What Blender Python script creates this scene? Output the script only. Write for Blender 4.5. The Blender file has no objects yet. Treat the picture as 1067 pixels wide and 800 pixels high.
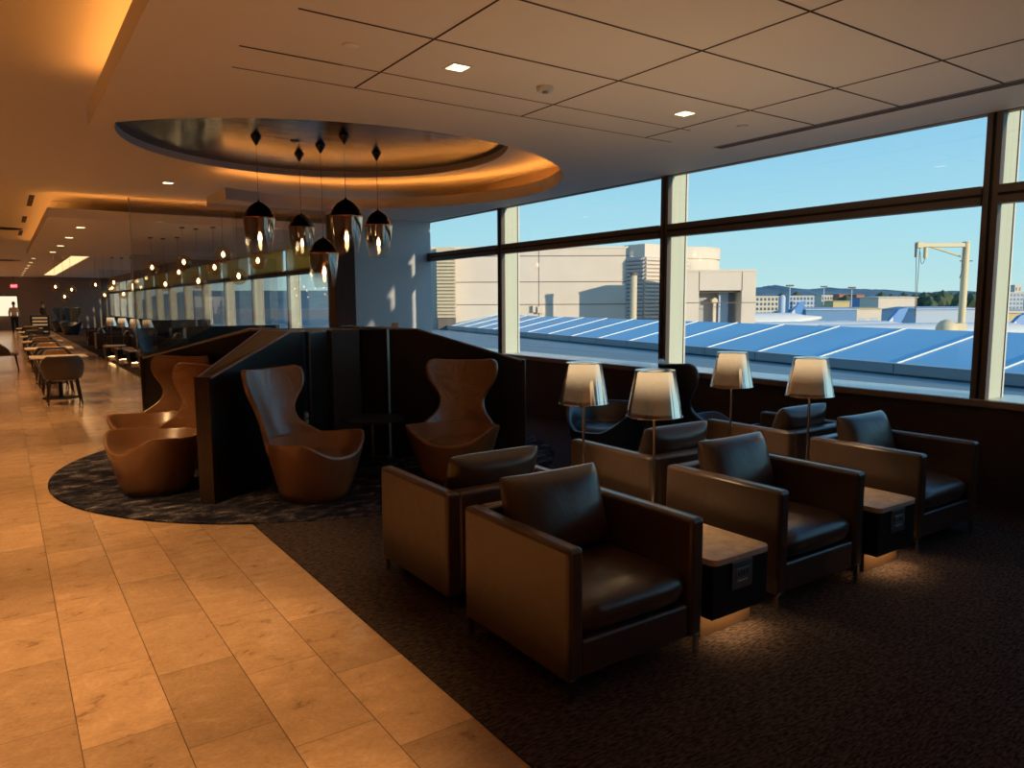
import bpy, bmesh, math, random
from math import sin, cos, pi, radians, sqrt, atan2, exp
from mathutils import Vector, Matrix
from mathutils.geometry import tessellate_polygon
random.seed(7)
scene = bpy.context.scene
col = scene.collection

# ------------------------------------------------------------------ camera
W, H_IMG = 1067, 800
FPX = 764.54
YAW, PIT, ROLL, EYE = radians(34.664), radians(6.329), radians(-0.2667), 1.6
fwd = Vector((sin(YAW) * cos(PIT), cos(YAW) * cos(PIT), -sin(PIT)))
r0 = Vector((cos(YAW), -sin(YAW), 0)); u0 = r0.cross(fwd)
rgt = r0 * cos(ROLL) + u0 * sin(ROLL)
upv = -r0 * sin(ROLL) + u0 * cos(ROLL)
CAM = Vector((0, 0, EYE))
cam = bpy.data.cameras.new('camera'); camo = bpy.data.objects.new('camera', cam); col.objects.link(camo)
cam.sensor_fit = 'HORIZONTAL'; cam.sensor_width = 36.0; cam.lens = FPX * 36.0 / W
cam.clip_start = 0.05; cam.clip_end = 5000
camo.matrix_world = Matrix(((rgt.x, upv.x, -fwd.x, 0), (rgt.y, upv.y, -fwd.y, 0), (rgt.z, upv.z, -fwd.z, EYE), (0, 0, 0, 1)))
scene.camera = camo

def ray(x, y): return fwd * FPX + rgt * (x - 533.5) - upv * (y - 400)
def atd(x, y, D):                       # world point seen at pixel, at depth D
    return CAM + ray(x, y) * (D / FPX)
def atz(x, y, z):
    d = ray(x, y); return CAM + d * ((z - EYE) / d.z)

# ------------------------------------------------------------------ colour / materials
def lin(c):
    c /= 255.0
    return c / 12.92 if c <= 0.04045 else ((c + 0.055) / 1.055) ** 2.4
def rgb(r, g, b): return (lin(r), lin(g), lin(b), 1)

def newmat(name):
    m = bpy.data.materials.new(name); m.use_nodes = True
    nt = m.node_tree; b = nt.nodes['Principled BSDF']
    return m, nt, b
def N(nt, t, **kw):
    n = nt.nodes.new(t)
    for k, v in kw.items(): setattr(n, k, v)
    return n
def pmat(name, color, rough=0.5, metal=0.0, spec=0.5, bump=0.0, bscale=50.0, var=0.0, vscale=8.0, coat=0.0, emis=None, estr=0.0, stretch=None):
    m, nt, b = newmat(name)
    b.inputs['Base Color'].default_value = color if len(color) == 4 else (*color, 1)
    b.inputs['Roughness'].default_value = rough; b.inputs['Metallic'].default_value = metal
    b.inputs['Specular IOR Level'].default_value = spec
    b.inputs['Coat Weight'].default_value = coat
    tc = N(nt, 'ShaderNodeTexCoord'); src = tc.outputs['Object']
    if stretch:
        mp = N(nt, 'ShaderNodeMapping'); mp.inputs['Scale'].default_value = stretch
        nt.links.new(src, mp.inputs['Vector']); src = mp.outputs['Vector']
    if bump:
        nz = N(nt, 'ShaderNodeTexNoise'); nz.inputs['Scale'].default_value = bscale; nz.inputs['Detail'].default_value = 4
        bp = N(nt, 'ShaderNodeBump'); bp.inputs['Strength'].default_value = bump; bp.inputs['Distance'].default_value = 0.02
        nt.links.new(src, nz.inputs['Vector']); nt.links.new(nz.outputs['Fac'], bp.inputs['Height']); nt.links.new(bp.outputs['Normal'], b.inputs['Normal'])
    if var:
        n2 = N(nt, 'ShaderNodeTexNoise'); n2.inputs['Scale'].default_value = vscale; n2.inputs['Detail'].default_value = 5
        nt.links.new(src, n2.inputs['Vector'])
        mr = N(nt, 'ShaderNodeMapRange'); mr.inputs['From Min'].default_value = .25; mr.inputs['From Max'].default_value = .75
        mr.inputs['To Min'].default_value = 1 - var; mr.inputs['To Max'].default_value = 1 + var
        nt.links.new(n2.outputs['Fac'], mr.inputs['Value'])
        mx = N(nt, 'ShaderNodeVectorMath', operation='SCALE'); mx.inputs[0].default_value = tuple(b.inputs['Base Color'].default_value)[:3]
        nt.links.new(mr.outputs['Result'], mx.inputs['Scale']); nt.links.new(mx.outputs['Vector'], b.inputs['Base Color'])
    if emis:
        b.inputs['Emission Color'].default_value = emis if len(emis) == 4 else (*emis, 1); b.inputs['Emission Strength'].default_value = estr
    return m
def schlick(nt):
    lw = N(nt, 'ShaderNodeLayerWeight'); lw.inputs['Blend'].default_value = .5
    pw = N(nt, 'ShaderNodeMath', operation='POWER'); pw.inputs[1].default_value = 5; nt.links.new(lw.outputs['Facing'], pw.inputs[0])
    ml = N(nt, 'ShaderNodeMath', operation='MULTIPLY_ADD'); ml.inputs[1].default_value = .5; ml.inputs[2].default_value = .022; nt.links.new(pw.outputs[0], ml.inputs[0])
    return ml.outputs[0]
def thinglass(name, tint, refl, rough=0.02, ior=1.5, gcol=(1, 1, 1, 1), boost=0.0):
    """sheet glass: transparent body with a mirror coat that strengthens at glancing angles"""
    m, nt, b = newmat(name); nt.nodes.remove(b)
    out = nt.nodes['Material Output']
    tr = N(nt, 'ShaderNodeBsdfTransparent'); tr.inputs['Color'].default_value = tint
    gl = N(nt, 'ShaderNodeBsdfGlossy'); gl.inputs['Roughness'].default_value = rough; gl.inputs['Color'].default_value = gcol
    fo_ = schlick(nt)
    ma = N(nt, 'ShaderNodeMath', operation='MULTIPLY_ADD', use_clamp=True); ma.inputs[1].default_value = refl; ma.inputs[2].default_value = boost
    mx = N(nt, 'ShaderNodeMixShader')
    nt.links.new(fo_, ma.inputs[0]); nt.links.new(ma.outputs['Value'], mx.inputs['Fac'])
    nt.links.new(tr.outputs['BSDF'], mx.inputs[1]); nt.links.new(gl.outputs['BSDF'], mx.inputs[2]); nt.links.new(mx.outputs['Shader'], out.inputs['Surface'])
    return m
def emat(name, color, strength):
    m, nt, b = newmat(name); nt.nodes.remove(b)
    e = N(nt, 'ShaderNodeEmission'); e.inputs['Color'].default_value = color; e.inputs['Strength'].default_value = strength
    nt.links.new(e.outputs['Emission'], nt.nodes['Material Output'].inputs['Surface'])
    return m

WARM = (1.0, 0.60, 0.26, 1); ORANGE = (1.0, 0.35, 0.06, 1)

M = {}
def leather(name, color, rough, fold=0.12, coat=.35):
    m, nt, b = newmat(name)
    b.inputs['Roughness'].default_value = rough; b.inputs['Specular IOR Level'].default_value = 0.6
    b.inputs['Coat Weight'].default_value = coat; b.inputs['Coat Roughness'].default_value = .28
    tc = N(nt, 'ShaderNodeTexCoord')
    n1 = N(nt, 'ShaderNodeTexNoise'); n1.inputs['Scale'].default_value = 160; n1.inputs['Detail'].default_value = 3
    n2 = N(nt, 'ShaderNodeTexNoise'); n2.inputs['Scale'].default_value = 5; n2.inputs['Detail'].default_value = 3; n2.inputs['Distortion'].default_value = 1.2
    nt.links.new(tc.outputs['Object'], n1.inputs['Vector']); nt.links.new(tc.outputs['Object'], n2.inputs['Vector'])
    b1 = N(nt, 'ShaderNodeBump'); b1.inputs['Strength'].default_value = 0.06; b1.inputs['Distance'].default_value = 0.004
    b2 = N(nt, 'ShaderNodeBump'); b2.inputs['Strength'].default_value = fold; b2.inputs['Distance'].default_value = 0.06
    nt.links.new(n1.outputs['Fac'], b1.inputs['Height']); nt.links.new(n2.outputs['Fac'], b2.inputs['Height'])
    nt.links.new(b2.outputs['Normal'], b1.inputs['Normal']); nt.links.new(b1.outputs['Normal'], b.inputs['Normal'])
    mr = N(nt, 'ShaderNodeMapRange'); mr.inputs['To Min'].default_value = .85; mr.inputs['To Max'].default_value = 1.15
    nt.links.new(n2.outputs['Fac'], mr.inputs['Value'])
    mx = N(nt, 'ShaderNodeVectorMath', operation='SCALE'); mx.inputs[0].default_value = color[:3]
    nt.links.new(mr.outputs['Result'], mx.inputs['Scale']); nt.links.new(mx.outputs['Vector'], b.inputs['Base Color'])
    return m
M['leather'] = leather('brown_leather', (0.060, 0.036, 0.024), 0.33, 0.10)
M['cognac'] = leather('cognac_leather', (0.22, 0.100, 0.040), 0.26, 0.40, 1.0)
M['cognac_shell'] = leather('cognac_shell_leather', (0.20, 0.092, 0.040), 0.30, 0.06, .5)
M['navy'] = leather('navy_leather', (0.012, 0.022, 0.04), 0.38, 0.10)
M['taupe'] = leather('taupe_leather', (0.05, 0.038, 0.032), 0.5, 0.05)
M['tan'] = leather('tan_leather', (0.30, 0.15, 0.06), 0.4, 0.05)
M['chrome'] = pmat('chrome', (0.62, 0.60, 0.58), 0.16, 1.0)
M['steel'] = pmat('brushed_steel', (0.40, 0.39, 0.38), 0.35, 1.0)
M['black'] = pmat('black_lacquer', (0.006, 0.006, 0.007), 0.42, bump=.03, bscale=30)
M['blackveneer'] = pmat('black_veneer', (0.011, 0.010, 0.010), 0.36, bump=.05, bscale=20, stretch=(1, 1, .1))
M['blackpad'] = leather('black_leather', (0.016, 0.015, 0.016), 0.42, 0.05)
M['capbrown'] = pmat('brown_edge_trim', (0.030, 0.017, 0.011), 0.35, var=.2, vscale=6)
M['postbrown'] = pmat('dark_walnut_post', (0.03, 0.015, 0.008), 0.4, var=.3, vscale=6, stretch=(8, 8, .6))
M['plinth'] = pmat('bronze_plinth', (0.16, 0.10, 0.06), 0.4, 0.6)
M['whiteplastic'] = pmat('white_plastic', (0.6, 0.6, 0.58), 0.4)
M['greyplate'] = pmat('grey_plate', (0.26, 0.26, 0.27), 0.35, 0.3)
M['darkslot'] = pmat('dark_slot', (0.012, 0.010, 0.010), 0.6)
M['frame'] = pmat('dark_bronze_frame', (0.13, 0.10, 0.086), 0.45, 0.15)
M['fin'] = pmat('pale_fin', (0.50, 0.545, 0.46), 0.5, var=.06, vscale=3, stretch=(20, 20, .3))
M['gasket'] = pmat('black_gasket', (0.004, 0.004, 0.004), 0.6)
M['glass'] = thinglass('window_glass', (0.93, 0.97, 0.97, 1), 1.0)
M['screen'] = thinglass('smoked_glass_screen', (0.90, 0.885, 0.87, 1), 1.6, 0.03, 1.5, (1, .97, .92, 1), 0.05)
M['ceilwhite'] = pmat('ceiling_paint', (0.80, 0.76, 0.71), 0.75, bump=.015, bscale=120)
M['wallpaint'] = pmat('brown_wall_paint', (0.34, 0.26, 0.20), 0.7, var=.06)
M['sill'] = pmat('sill_stone', (0.26, 0.19, 0.15), 0.28, var=.1, vscale=12)
M['copper'] = pmat('copper_band', (0.75, 0.32, 0.16), 0.22, 1.0)
M['cord'] = pmat('grey_cord', (0.25, 0.23, 0.21), 0.5)
M['marble'] = pmat('beige_marble', (0.62, 0.48, 0.34), 0.22, var=.22, vscale=14)
M['skin'] = pmat('skin', (0.35, 0.19, 0.12), 0.55)
M['shirt'] = pmat('cream_shirt', (0.62, 0.50, 0.36), 0.8)
M['darkcloth'] = pmat('dark_cloth', (0.012, 0.011, 0.012), 0.85)
M['hair'] = pmat('dark_hair', (0.012, 0.008, 0.006), 0.6)
M['stonetop'] = pmat('cream_table_top', (0.66, 0.55, 0.43), 0.3, var=.08)
M['darkwood'] = pmat('dark_wood', (0.035, 0.018, 0.010), 0.4, var=.2, stretch=(1, 6, 1))
# exterior
M['concrete'] = pmat('tan_precast_concrete', (0.72, 0.61, 0.51), 0.8, var=.06, vscale=.6)
M['concrete_light'] = pmat('pale_precast_concrete', (0.74, 0.64, 0.52), 0.8, var=.05, vscale=.6)
M['louver'] = pmat('cream_louver', (0.62, 0.52, 0.36), 0.6)
M['shadegrey'] = pmat('shade_grey', (0.40, 0.40, 0.42), 0.55)  # grey-blue carries the shade of the right tower's left face
M['joint'] = pmat('panel_joint', (0.16, 0.13, 0.11), 0.8)
M['roofblue'] = pmat('blue_standing_seam_metal', (0.36, 0.65, 0.78), 0.5, 0.0, var=.07, vscale=.25)
M['seam'] = pmat('roof_seam', (0.75, 0.75, 0.72), 0.5)
M['fascia'] = pmat('zinc_fascia', (0.36, 0.40, 0.40), 0.5, var=.08, vscale=.5)
M['flatroof'] = pmat('grey_roof_membrane', (0.28, 0.34, 0.33), 0.7, var=.18, vscale=.5, stretch=(3, .3, 1))
M['apron'] = pmat('airport_apron', (0.34, 0.30, 0.26), 0.9, var=.15, vscale=.02)
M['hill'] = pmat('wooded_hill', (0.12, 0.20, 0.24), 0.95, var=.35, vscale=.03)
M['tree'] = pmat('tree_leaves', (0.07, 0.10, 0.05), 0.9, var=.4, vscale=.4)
M['officewhite'] = pmat('white_office_wall', (0.66, 0.60, 0.50), 0.8)
M['officewin'] = pmat('dark_office_window', (0.07, 0.10, 0.14), 0.3)
M['shedyellow'] = pmat('yellow_shed', (0.62, 0.50, 0.26), 0.8)
M['shedblue'] = pmat('blue_shed', (0.14, 0.28, 0.50), 0.7)
M['shedpale'] = pmat('pale_hangar', (0.46, 0.54, 0.66), 0.7)
M['tailblue'] = pmat('tail_blue', (0.07, 0.24, 0.55), 0.35, var=.3, vscale=.15)
M['tailwhite'] = pmat('fuselage_white', (0.70, 0.70, 0.68), 0.35)
M['redroof'] = pmat('red_roof', (0.50, 0.20, 0.12), 0.8)
M['craneyellow'] = pmat('cream_crane_paint', (0.70, 0.58, 0.36), 0.55)
M['shade_fabric'] = pmat('yellow_roller_shade', (0.75, 0.62, 0.28), 0.8)

def shade_yellow():
    m, nt, b = newmat('yellow_translucent_shade'); nt.nodes.remove(b)
    d = N(nt, 'ShaderNodeBsdfDiffuse'); d.inputs['Color'].default_value = (1, .72, .28, 1)
    t = N(nt, 'ShaderNodeBsdfTranslucent'); t.inputs['Color'].default_value = (1, .68, .24, 1)
    mx = N(nt, 'ShaderNodeMixShader'); mx.inputs[0].default_value = .7
    nt.links.new(d.outputs[0], mx.inputs[1]); nt.links.new(t.outputs[0], mx.inputs[2]); nt.links.new(mx.outputs[0], nt.nodes['Material Output'].inputs['Surface'])
    return m
M['shade_fabric'] = shade_yellow()
def frosted():
    m, nt, b = newmat('frosted_ribbed_glass'); nt.nodes.remove(b); L = nt.links.new
    tc = N(nt, 'ShaderNodeTexCoord'); mp = N(nt, 'ShaderNodeMapping'); mp.inputs['Scale'].default_value = (1.2, 1, 30); L(tc.outputs['Object'], mp.inputs[0])
    nz = N(nt, 'ShaderNodeTexNoise'); nz.inputs['Scale'].default_value = 1.5; L(mp.outputs[0], nz.inputs['Vector'])
    cr = N(nt, 'ShaderNodeValToRGB'); cr.color_ramp.elements[0].color = (.80, .84, .85, 1); cr.color_ramp.elements[1].color = (.97, .98, .97, 1); L(nz.outputs['Fac'], cr.inputs[0])
    t = N(nt, 'ShaderNodeBsdfTranslucent'); L(cr.outputs[0], t.inputs[0])
    d = N(nt, 'ShaderNodeBsdfDiffuse'); L(cr.outputs[0], d.inputs[0])
    p = N(nt, 'ShaderNodeBsdfTransparent'); p.inputs[0].default_value = (.9, .95, .97, 1)
    a = N(nt, 'ShaderNodeMixShader'); a.inputs[0].default_value = .35; L(t.outputs[0], a.inputs[1]); L(d.outputs[0], a.inputs[2])
    c = N(nt, 'ShaderNodeMixShader'); c.inputs[0].default_value = .32; L(a.outputs[0], c.inputs[1]); L(p.outputs[0], c.inputs[2])
    L(c.outputs[0], nt.nodes['Material Output'].inputs['Surface']); return m
M['stripe'] = frosted()

def tile_mat():
    m, nt, b = newmat('travertine_tiles')
    L = nt.links.new
    tc = N(nt, 'ShaderNodeTexCoord'); sep = N(nt, 'ShaderNodeSeparateXYZ'); L(tc.outputs['Object'], sep.inputs[0])
    def math(op, a, bb=None, c=None):
        n = N(nt, 'ShaderNodeMath', operation=op)
        for i, v in enumerate((a, bb, c)):
            if v is None: continue
            if isinstance(v, (int, float)): n.inputs[i].default_value = v
            else: L(v, n.inputs[i])
        return n.outputs[0]
    u = math('DIVIDE', math('SUBTRACT', sep.outputs['X'], 0.132), 0.318)
    cidx = math('FLOOR', u); fu = math('SUBTRACT', u, cidx)
    v = math('DIVIDE', math('ADD', math('SUBTRACT', sep.outputs['Y'], 0.595 - 0.2127), math('MULTIPLY', cidx, 0.2127)), 0.638)
    ridx = math('FLOOR', v); fv = math('SUBTRACT', v, ridx)
    du = math('MULTIPLY', math('MINIMUM', fu, math('SUBTRACT', 1.0, fu)), 0.318)
    dv = math('MULTIPLY', math('MINIMUM', fv, math('SUBTRACT', 1.0, fv)), 0.638 * 1.4)
    grout = math('LESS_THAN', math('MINIMUM', du, dv), 0.0019)
    cmb = N(nt, 'ShaderNodeCombineXYZ'); L(cidx, cmb.inputs[0]); L(ridx, cmb.inputs[1])
    wn = N(nt, 'ShaderNodeTexWhiteNoise', noise_dimensions='3D'); L(cmb.outputs[0], wn.inputs['Vector'])
    # veins: coordinates shifted per tile
    sh = N(nt, 'ShaderNodeVectorMath', operation='MULTIPLY_ADD'); sh.inputs[1].default_value = (9, 9, 9); L(wn.outputs['Color'], sh.inputs[0]); L(tc.outputs['Object'], sh.inputs[2])
    mp = N(nt, 'ShaderNodeMapping'); mp.inputs['Scale'].default_value = (1.25, 1.75, 1.0); mp.inputs['Rotation'].default_value = (0, 0, .25); L(sh.outputs[0], mp.inputs['Vector'])
    n1 = N(nt, 'ShaderNodeTexNoise'); n1.inputs['Scale'].default_value = 5.5; n1.inputs['Detail'].default_value = 10; n1.inputs['Roughness'].default_value = .68; n1.inputs['Distortion'].default_value = .5
    L(mp.outputs[0], n1.inputs['Vector'])
    n2 = N(nt, 'ShaderNodeTexNoise'); n2.inputs['Scale'].default_value = 45; n2.inputs['Detail'].default_value = 6; L(mp.outputs[0], n2.inputs['Vector'])
    cr = N(nt, 'ShaderNodeValToRGB')
    e = cr.color_ramp.elements
    e[0].position = .30; e[0].color = (0.25, 0.14, 0.072, 1); e[1].position = .72; e[1].color = (0.56, 0.37, 0.215, 1)
    k = e.new(.40); k.color = (0.43, 0.27, 0.15, 1); k = e.new(.56); k.color = (0.48, 0.305, 0.175, 1)
    L(n1.outputs['Fac'], cr.inputs['Fac'])
    tone = math('MULTIPLY_ADD', wn.outputs['Value'], 0.36, 0.80)
    fine = math('MULTIPLY_ADD', n2.outputs['Fac'], 0.5, 0.75)
    sc = N(nt, 'ShaderNodeVectorMath', operation='SCALE'); L(cr.outputs['Color'], sc.inputs[0]); L(math('MULTIPLY', tone, fine), sc.inputs['Scale'])
    mx = N(nt, 'ShaderNodeMix', data_type='RGBA'); L(grout, mx.inputs['Factor']); L(sc.outputs[0], mx.inputs[6]); mx.inputs[7].default_value = (0.075, 0.038, 0.018, 1)
    L(mx.outputs[2], b.inputs['Base Color'])
    rr = math('MULTIPLY_ADD', n2.outputs['Fac'], 0.16, 0.08); L(math('MAXIMUM', rr, math('MULTIPLY', grout, .6)), b.inputs['Roughness'])
    bp = N(nt, 'ShaderNodeBump'); bp.inputs['Strength'].default_value = .10; bp.inputs['Distance'].default_value = .004
    L(math('SUBTRACT', n1.outputs['Fac'], grout), bp.inputs['Height']); L(bp.outputs[0], b.inputs['Normal'])
    return m
M['tile'] = tile_mat()

def carpet_mat():
    m, nt, b = newmat('dark_ribbed_carpet'); L = nt.links.new
    b.inputs['Roughness'].default_value = 1.0; b.inputs['Specular IOR Level'].default_value = .05
    tc = N(nt, 'ShaderNodeTexCoord')
    mp = N(nt, 'ShaderNodeMapping'); mp.inputs['Scale'].default_value = (30, 110, 30); L(tc.outputs['Object'], mp.inputs['Vector'])
    n1 = N(nt, 'ShaderNodeTexNoise'); n1.inputs['Scale'].default_value = 1; n1.inputs['Detail'].default_value = 3; L(mp.outputs[0], n1.inputs['Vector'])
    cr = N(nt, 'ShaderNodeValToRGB'); e = cr.color_ramp.elements
    e[0].position = .36; e[0].color = (.022, .0165, .0155, 1); e[1].position = .68; e[1].color = (.098, .070, .058, 1)
    L(n1.outputs['Fac'], cr.inputs['Fac']); L(cr.outputs['Color'], b.inputs['Base Color'])
    bp = N(nt, 'ShaderNodeBump'); bp.inputs['Strength'].default_value = .6; bp.inputs['Distance'].default_value = .01
    L(n1.outputs['Fac'], bp.inputs['Height']); L(bp.outputs[0], b.inputs['Normal'])
    return m
M['carpet'] = carpet_mat()

def rug_mat():
    m, nt, b = newmat('mottled_rug'); L = nt.links.new
    b.inputs['Roughness'].default_value = 1.0; b.inputs['Specular IOR Level'].default_value = .05
    tc = N(nt, 'ShaderNodeTexCoord')
    mp = N(nt, 'ShaderNodeMapping'); mp.inputs['Scale'].default_value = (2.6, 4.0, 2); mp.inputs['Rotation'].default_value = (0, 0, -.5); L(tc.outputs['Object'], mp.inputs['Vector'])
    n1 = N(nt, 'ShaderNodeTexNoise'); n1.inputs['Scale'].default_value = 1.9; n1.inputs['Detail'].default_value = 9; n1.inputs['Roughness'].default_value = .72; n1.inputs['Distortion'].default_value = .4
    L(mp.outputs[0], n1.inputs['Vector'])
    n2 = N(nt, 'ShaderNodeTexNoise'); n2.inputs['Scale'].default_value = 70; n2.inputs['Detail'].default_value = 3; L(tc.outputs['Object'], n2.inputs['Vector'])
    ad = N(nt, 'ShaderNodeMath', operation='MULTIPLY_ADD'); ad.inputs[1].default_value = .22; L(n2.outputs['Fac'], ad.inputs[0]); L(n1.outputs['Fac'], ad.inputs[2])
    cr = N(nt, 'ShaderNodeValToRGB'); e = cr.color_ramp.elements
    e[0].position = .53; e[0].color = (.009, .009, .015, 1); e[1].position = .82; e[1].color = (.36, .31, .30, 1)
    k = e.new(.63); k.color = (.028, .027, .040, 1); k = e.new(.72); k.color = (.10, .088, .098, 1)
    L(ad.outputs[0], cr.inputs['Fac']); L(cr.outputs['Color'], b.inputs['Base Color'])
    bp = N(nt, 'ShaderNodeBump'); bp.inputs['Strength'].default_value = .5; bp.inputs['Distance'].default_value = .01
    L(n2.outputs['Fac'], bp.inputs['Height']); L(bp.outputs[0], b.inputs['Normal'])
    return m
M['rug'] = rug_mat()
M['wainscot'] = pmat('dark_wood_wainscot', (0.040, 0.024, 0.021), 0.5, bump=.25, bscale=6, var=.3, vscale=3, stretch=(1, 1.2, 26))
M['stripe'] = None
M['domemetal'] = pmat('dark_polished_metal_ceiling', (0.050, 0.053, 0.058), 0.20, 1.0, bump=.12, bscale=5, stretch=(.35, 2.2, 1))

def grad_glass(name, top_metal, gcol, z_lo, z_hi, base_mix, rough=.06):
    """blown glass with a metal film fading out towards the bottom (object z)"""
    m, nt, b = newmat(name); nt.nodes.remove(b); L = nt.links.new
    tc = N(nt, 'ShaderNodeTexCoord'); sp = N(nt, 'ShaderNodeSeparateXYZ'); L(tc.outputs['Object'], sp.inputs[0])
    mr = N(nt, 'ShaderNodeMapRange', interpolation_type='SMOOTHSTEP'); mr.inputs['From Min'].default_value = z_lo; mr.inputs['From Max'].default_value = z_hi
    mr.inputs['To Min'].default_value = base_mix; mr.inputs['To Max'].default_value = top_metal
    L(sp.outputs['Z'], mr.inputs['Value'])
    mxv = N(nt, 'ShaderNodeMath', operation='MAXIMUM'); L(mr.outputs['Result'], mxv.inputs[0]); L(schlick(nt), mxv.inputs[1])
    tr = N(nt, 'ShaderNodeBsdfTransparent'); tr.inputs['Color'].default_value = (.97, .95, .92, 1)
    gl = N(nt, 'ShaderNodeBsdfGlossy'); gl.inputs['Roughness'].default_value = rough; gl.inputs['Color'].default_value = gcol
    mx = N(nt, 'ShaderNodeMixShader'); L(mxv.outputs[0], mx.inputs[0]); L(tr.outputs[0], mx.inputs[1]); L(gl.outputs[0], mx.inputs[2])
    L(mx.outputs[0], nt.nodes['Material Output'].inputs['Surface'])
    return m
M['pendantglass'] = grad_glass('smoked_gold_glass', .90, (.80, .62, .44, 1), -.54, -.30, .12)
M['lampshade'] = grad_glass('mirrored_clear_shade', .14, (.92, .86, .78, 1), 0.08, .245, .95, .09)
M['pendantcap'] = pmat('black_gloss_cap', (0.004, 0.004, 0.004), 0.25)
M['bulb'] = emat('warm_bulb', (1.0, .78, .45, 1), 14)
M['diffuser'] = pmat('opal_diffuser', (.8, .72, .6), .5, emis=(1.0, .70, .38), estr=0.8)
M['globe'] = thinglass('amber_globe', (.95, .8, .6, 1), 1.5, .05, 1.5, (1, .8, .6, 1), .12)
M['strip'] = emat('cove_led', ORANGE, 22)
M['strip_warm'] = emat('warm_led', WARM, 40)
M['downlight'] = emat('downlight_lens', (1.0, .74, .36, 1), 5)
M['dimlight'] = emat('dim_downlight_lens', (1.0, .80, .58, 1), 1.6)
M['slotlight'] = emat('slot_panel', (1.0, .62, .28, 1), 1.4)
M['exitred'] = emat('exit_red', (1.0, .06, .08, 1), 1.3)
M['exitwhite'] = emat('exit_white', (1.0, .8, .75, 1), 1.3)
M['screenlit'] = emat('bright_glazing', (1.0, .86, .60, 1), 1.0)

# ------------------------------------------------------------------ mesh helpers
class MB:
    def __init__(s): s.bm = bmesh.new()
    def _t(s, vs, mat):
        if mat is not None: bmesh.ops.transform(s.bm, matrix=mat, verts=vs)
    def box(s, x0, x1, y0, y1, z0, z1, mat=None):
        v = [s.bm.verts.new(p) for p in ((x0, y0, z0), (x1, y0, z0), (x1, y1, z0), (x0, y1, z0), (x0, y0, z1), (x1, y0, z1), (x1, y1, z1), (x0, y1, z1))]
        for f in ((3, 2, 1, 0), (4, 5, 6, 7), (0, 1, 5, 4), (1, 2, 6, 5), (2, 3, 7, 6), (3, 0, 4, 7)): s.bm.faces.new([v[i] for i in f])
        s._t(v, mat); return s
    def loft(s, rings, cap0=True, cap1=True, closed=True):
        R = [[s.bm.verts.new(p) for p in r] for r in rings]
        n = len(R[0])
        for a, b in zip(R[:-1], R[1:]):
            for i in range(n if closed else n - 1):
                j = (i + 1) % n; s.bm.faces.new((a[i], a[j], b[j], b[i]))
        if cap0: s.bm.faces.new(R[0][::-1])
        if cap1: s.bm.faces.new(R[-1])
        return s
    def lathe(s, prof, n=32, cx=0, cy=0, cap0=True, cap1=True):
        return s.loft([[(cx + r * cos(2 * pi * i / n), cy + r * sin(2 * pi * i / n), z) for i in range(n)] for r, z in prof], cap0, cap1)
    def tube(s, pts, r, n=10, closed=False):
        pts = [Vector(p) for p in pts]; rings = []
        for i, p in enumerate(pts):
            t = (pts[min(i + 1, len(pts) - 1)] - pts[max(i - 1, 0)]).normalized()
            a = Vector((0, 0, 1)) if abs(t.z) < .9 else Vector((1, 0, 0))
            x = t.cross(a).normalized(); y = t.cross(x)
            rr = r[i] if isinstance(r, (list, tuple)) else r
            rings.append([p + x * rr * cos(2 * pi * k / n) - y * rr * sin(2 * pi * k / n) for k in range(n)])
        return s.loft(rings)
    def prism(s, poly, z0, z1, mat=None):
        """poly counter-clockwise; z0 / z1 numbers or lists per vertex"""
        n = len(poly)
        zb = z0 if isinstance(z0, (list, tuple)) else [z0] * n
        zt = z1 if isinstance(z1, (list, tuple)) else [z1] * n
        b = [s.bm.verts.new((p[0], p[1], z)) for p, z in zip(poly, zb)]
        t = [s.bm.verts.new((p[0], p[1], z)) for p, z in zip(poly, zt)]
        s.bm.faces.new(b[::-1]); s.bm.faces.new(t)
        for i in range(n):
            j = (i + 1) % n; s.bm.faces.new((b[i], b[j], t[j], t[i]))
        s._t(b + t, mat); return s
    def quad(s, a, b, c, d):
        s.bm.faces.new([s.bm.verts.new(p) for p in (a, b, c, d)]); return s
    def grid(s, rows):
        R = [[s.bm.verts.new(p) for p in r] for r in rows]
        for a, b in zip(R[:-1], R[1:]):
            for i in range(len(a) - 1): s.bm.faces.new((a[i], a[i + 1], b[i + 1], b[i]))
        return s
    def build(s, name, mat, parent=None, smooth=False, bevel=0, seg=3, sub=0, solid=0, soff=-1, loc=None, fixn=False, angle=40):
        if fixn: bmesh.ops.recalc_face_normals(s.bm, faces=s.bm.faces)
        me = bpy.data.meshes.new(name); s.bm.to_mesh(me); s.bm.free()
        me.materials.append(mat)
        o = bpy.data.objects.new(name, me); col.objects.link(o)
        if parent is not None: o.parent = parent
        if loc is not None: o.location = loc
        if smooth or bevel or sub:
            me.polygons.foreach_set('use_smooth', [True] * len(me.polygons))
            if not (sub or solid):
                try: me.set_sharp_from_angle(angle=radians(angle))
                except Exception: pass
        if solid:
            md = o.modifiers.new('solid', 'SOLIDIFY'); md.thickness = solid; md.offset = soff
        if bevel:
            md = o.modifiers.new('bevel', 'BEVEL'); md.width = bevel; md.segments = seg; md.limit_method = 'ANGLE'; md.angle_limit = radians(50)
            md.harden_normals = True
        if sub:
            md = o.modifiers.new('sub', 'SUBSURF'); md.levels = sub; md.render_levels = sub
        return o

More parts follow.
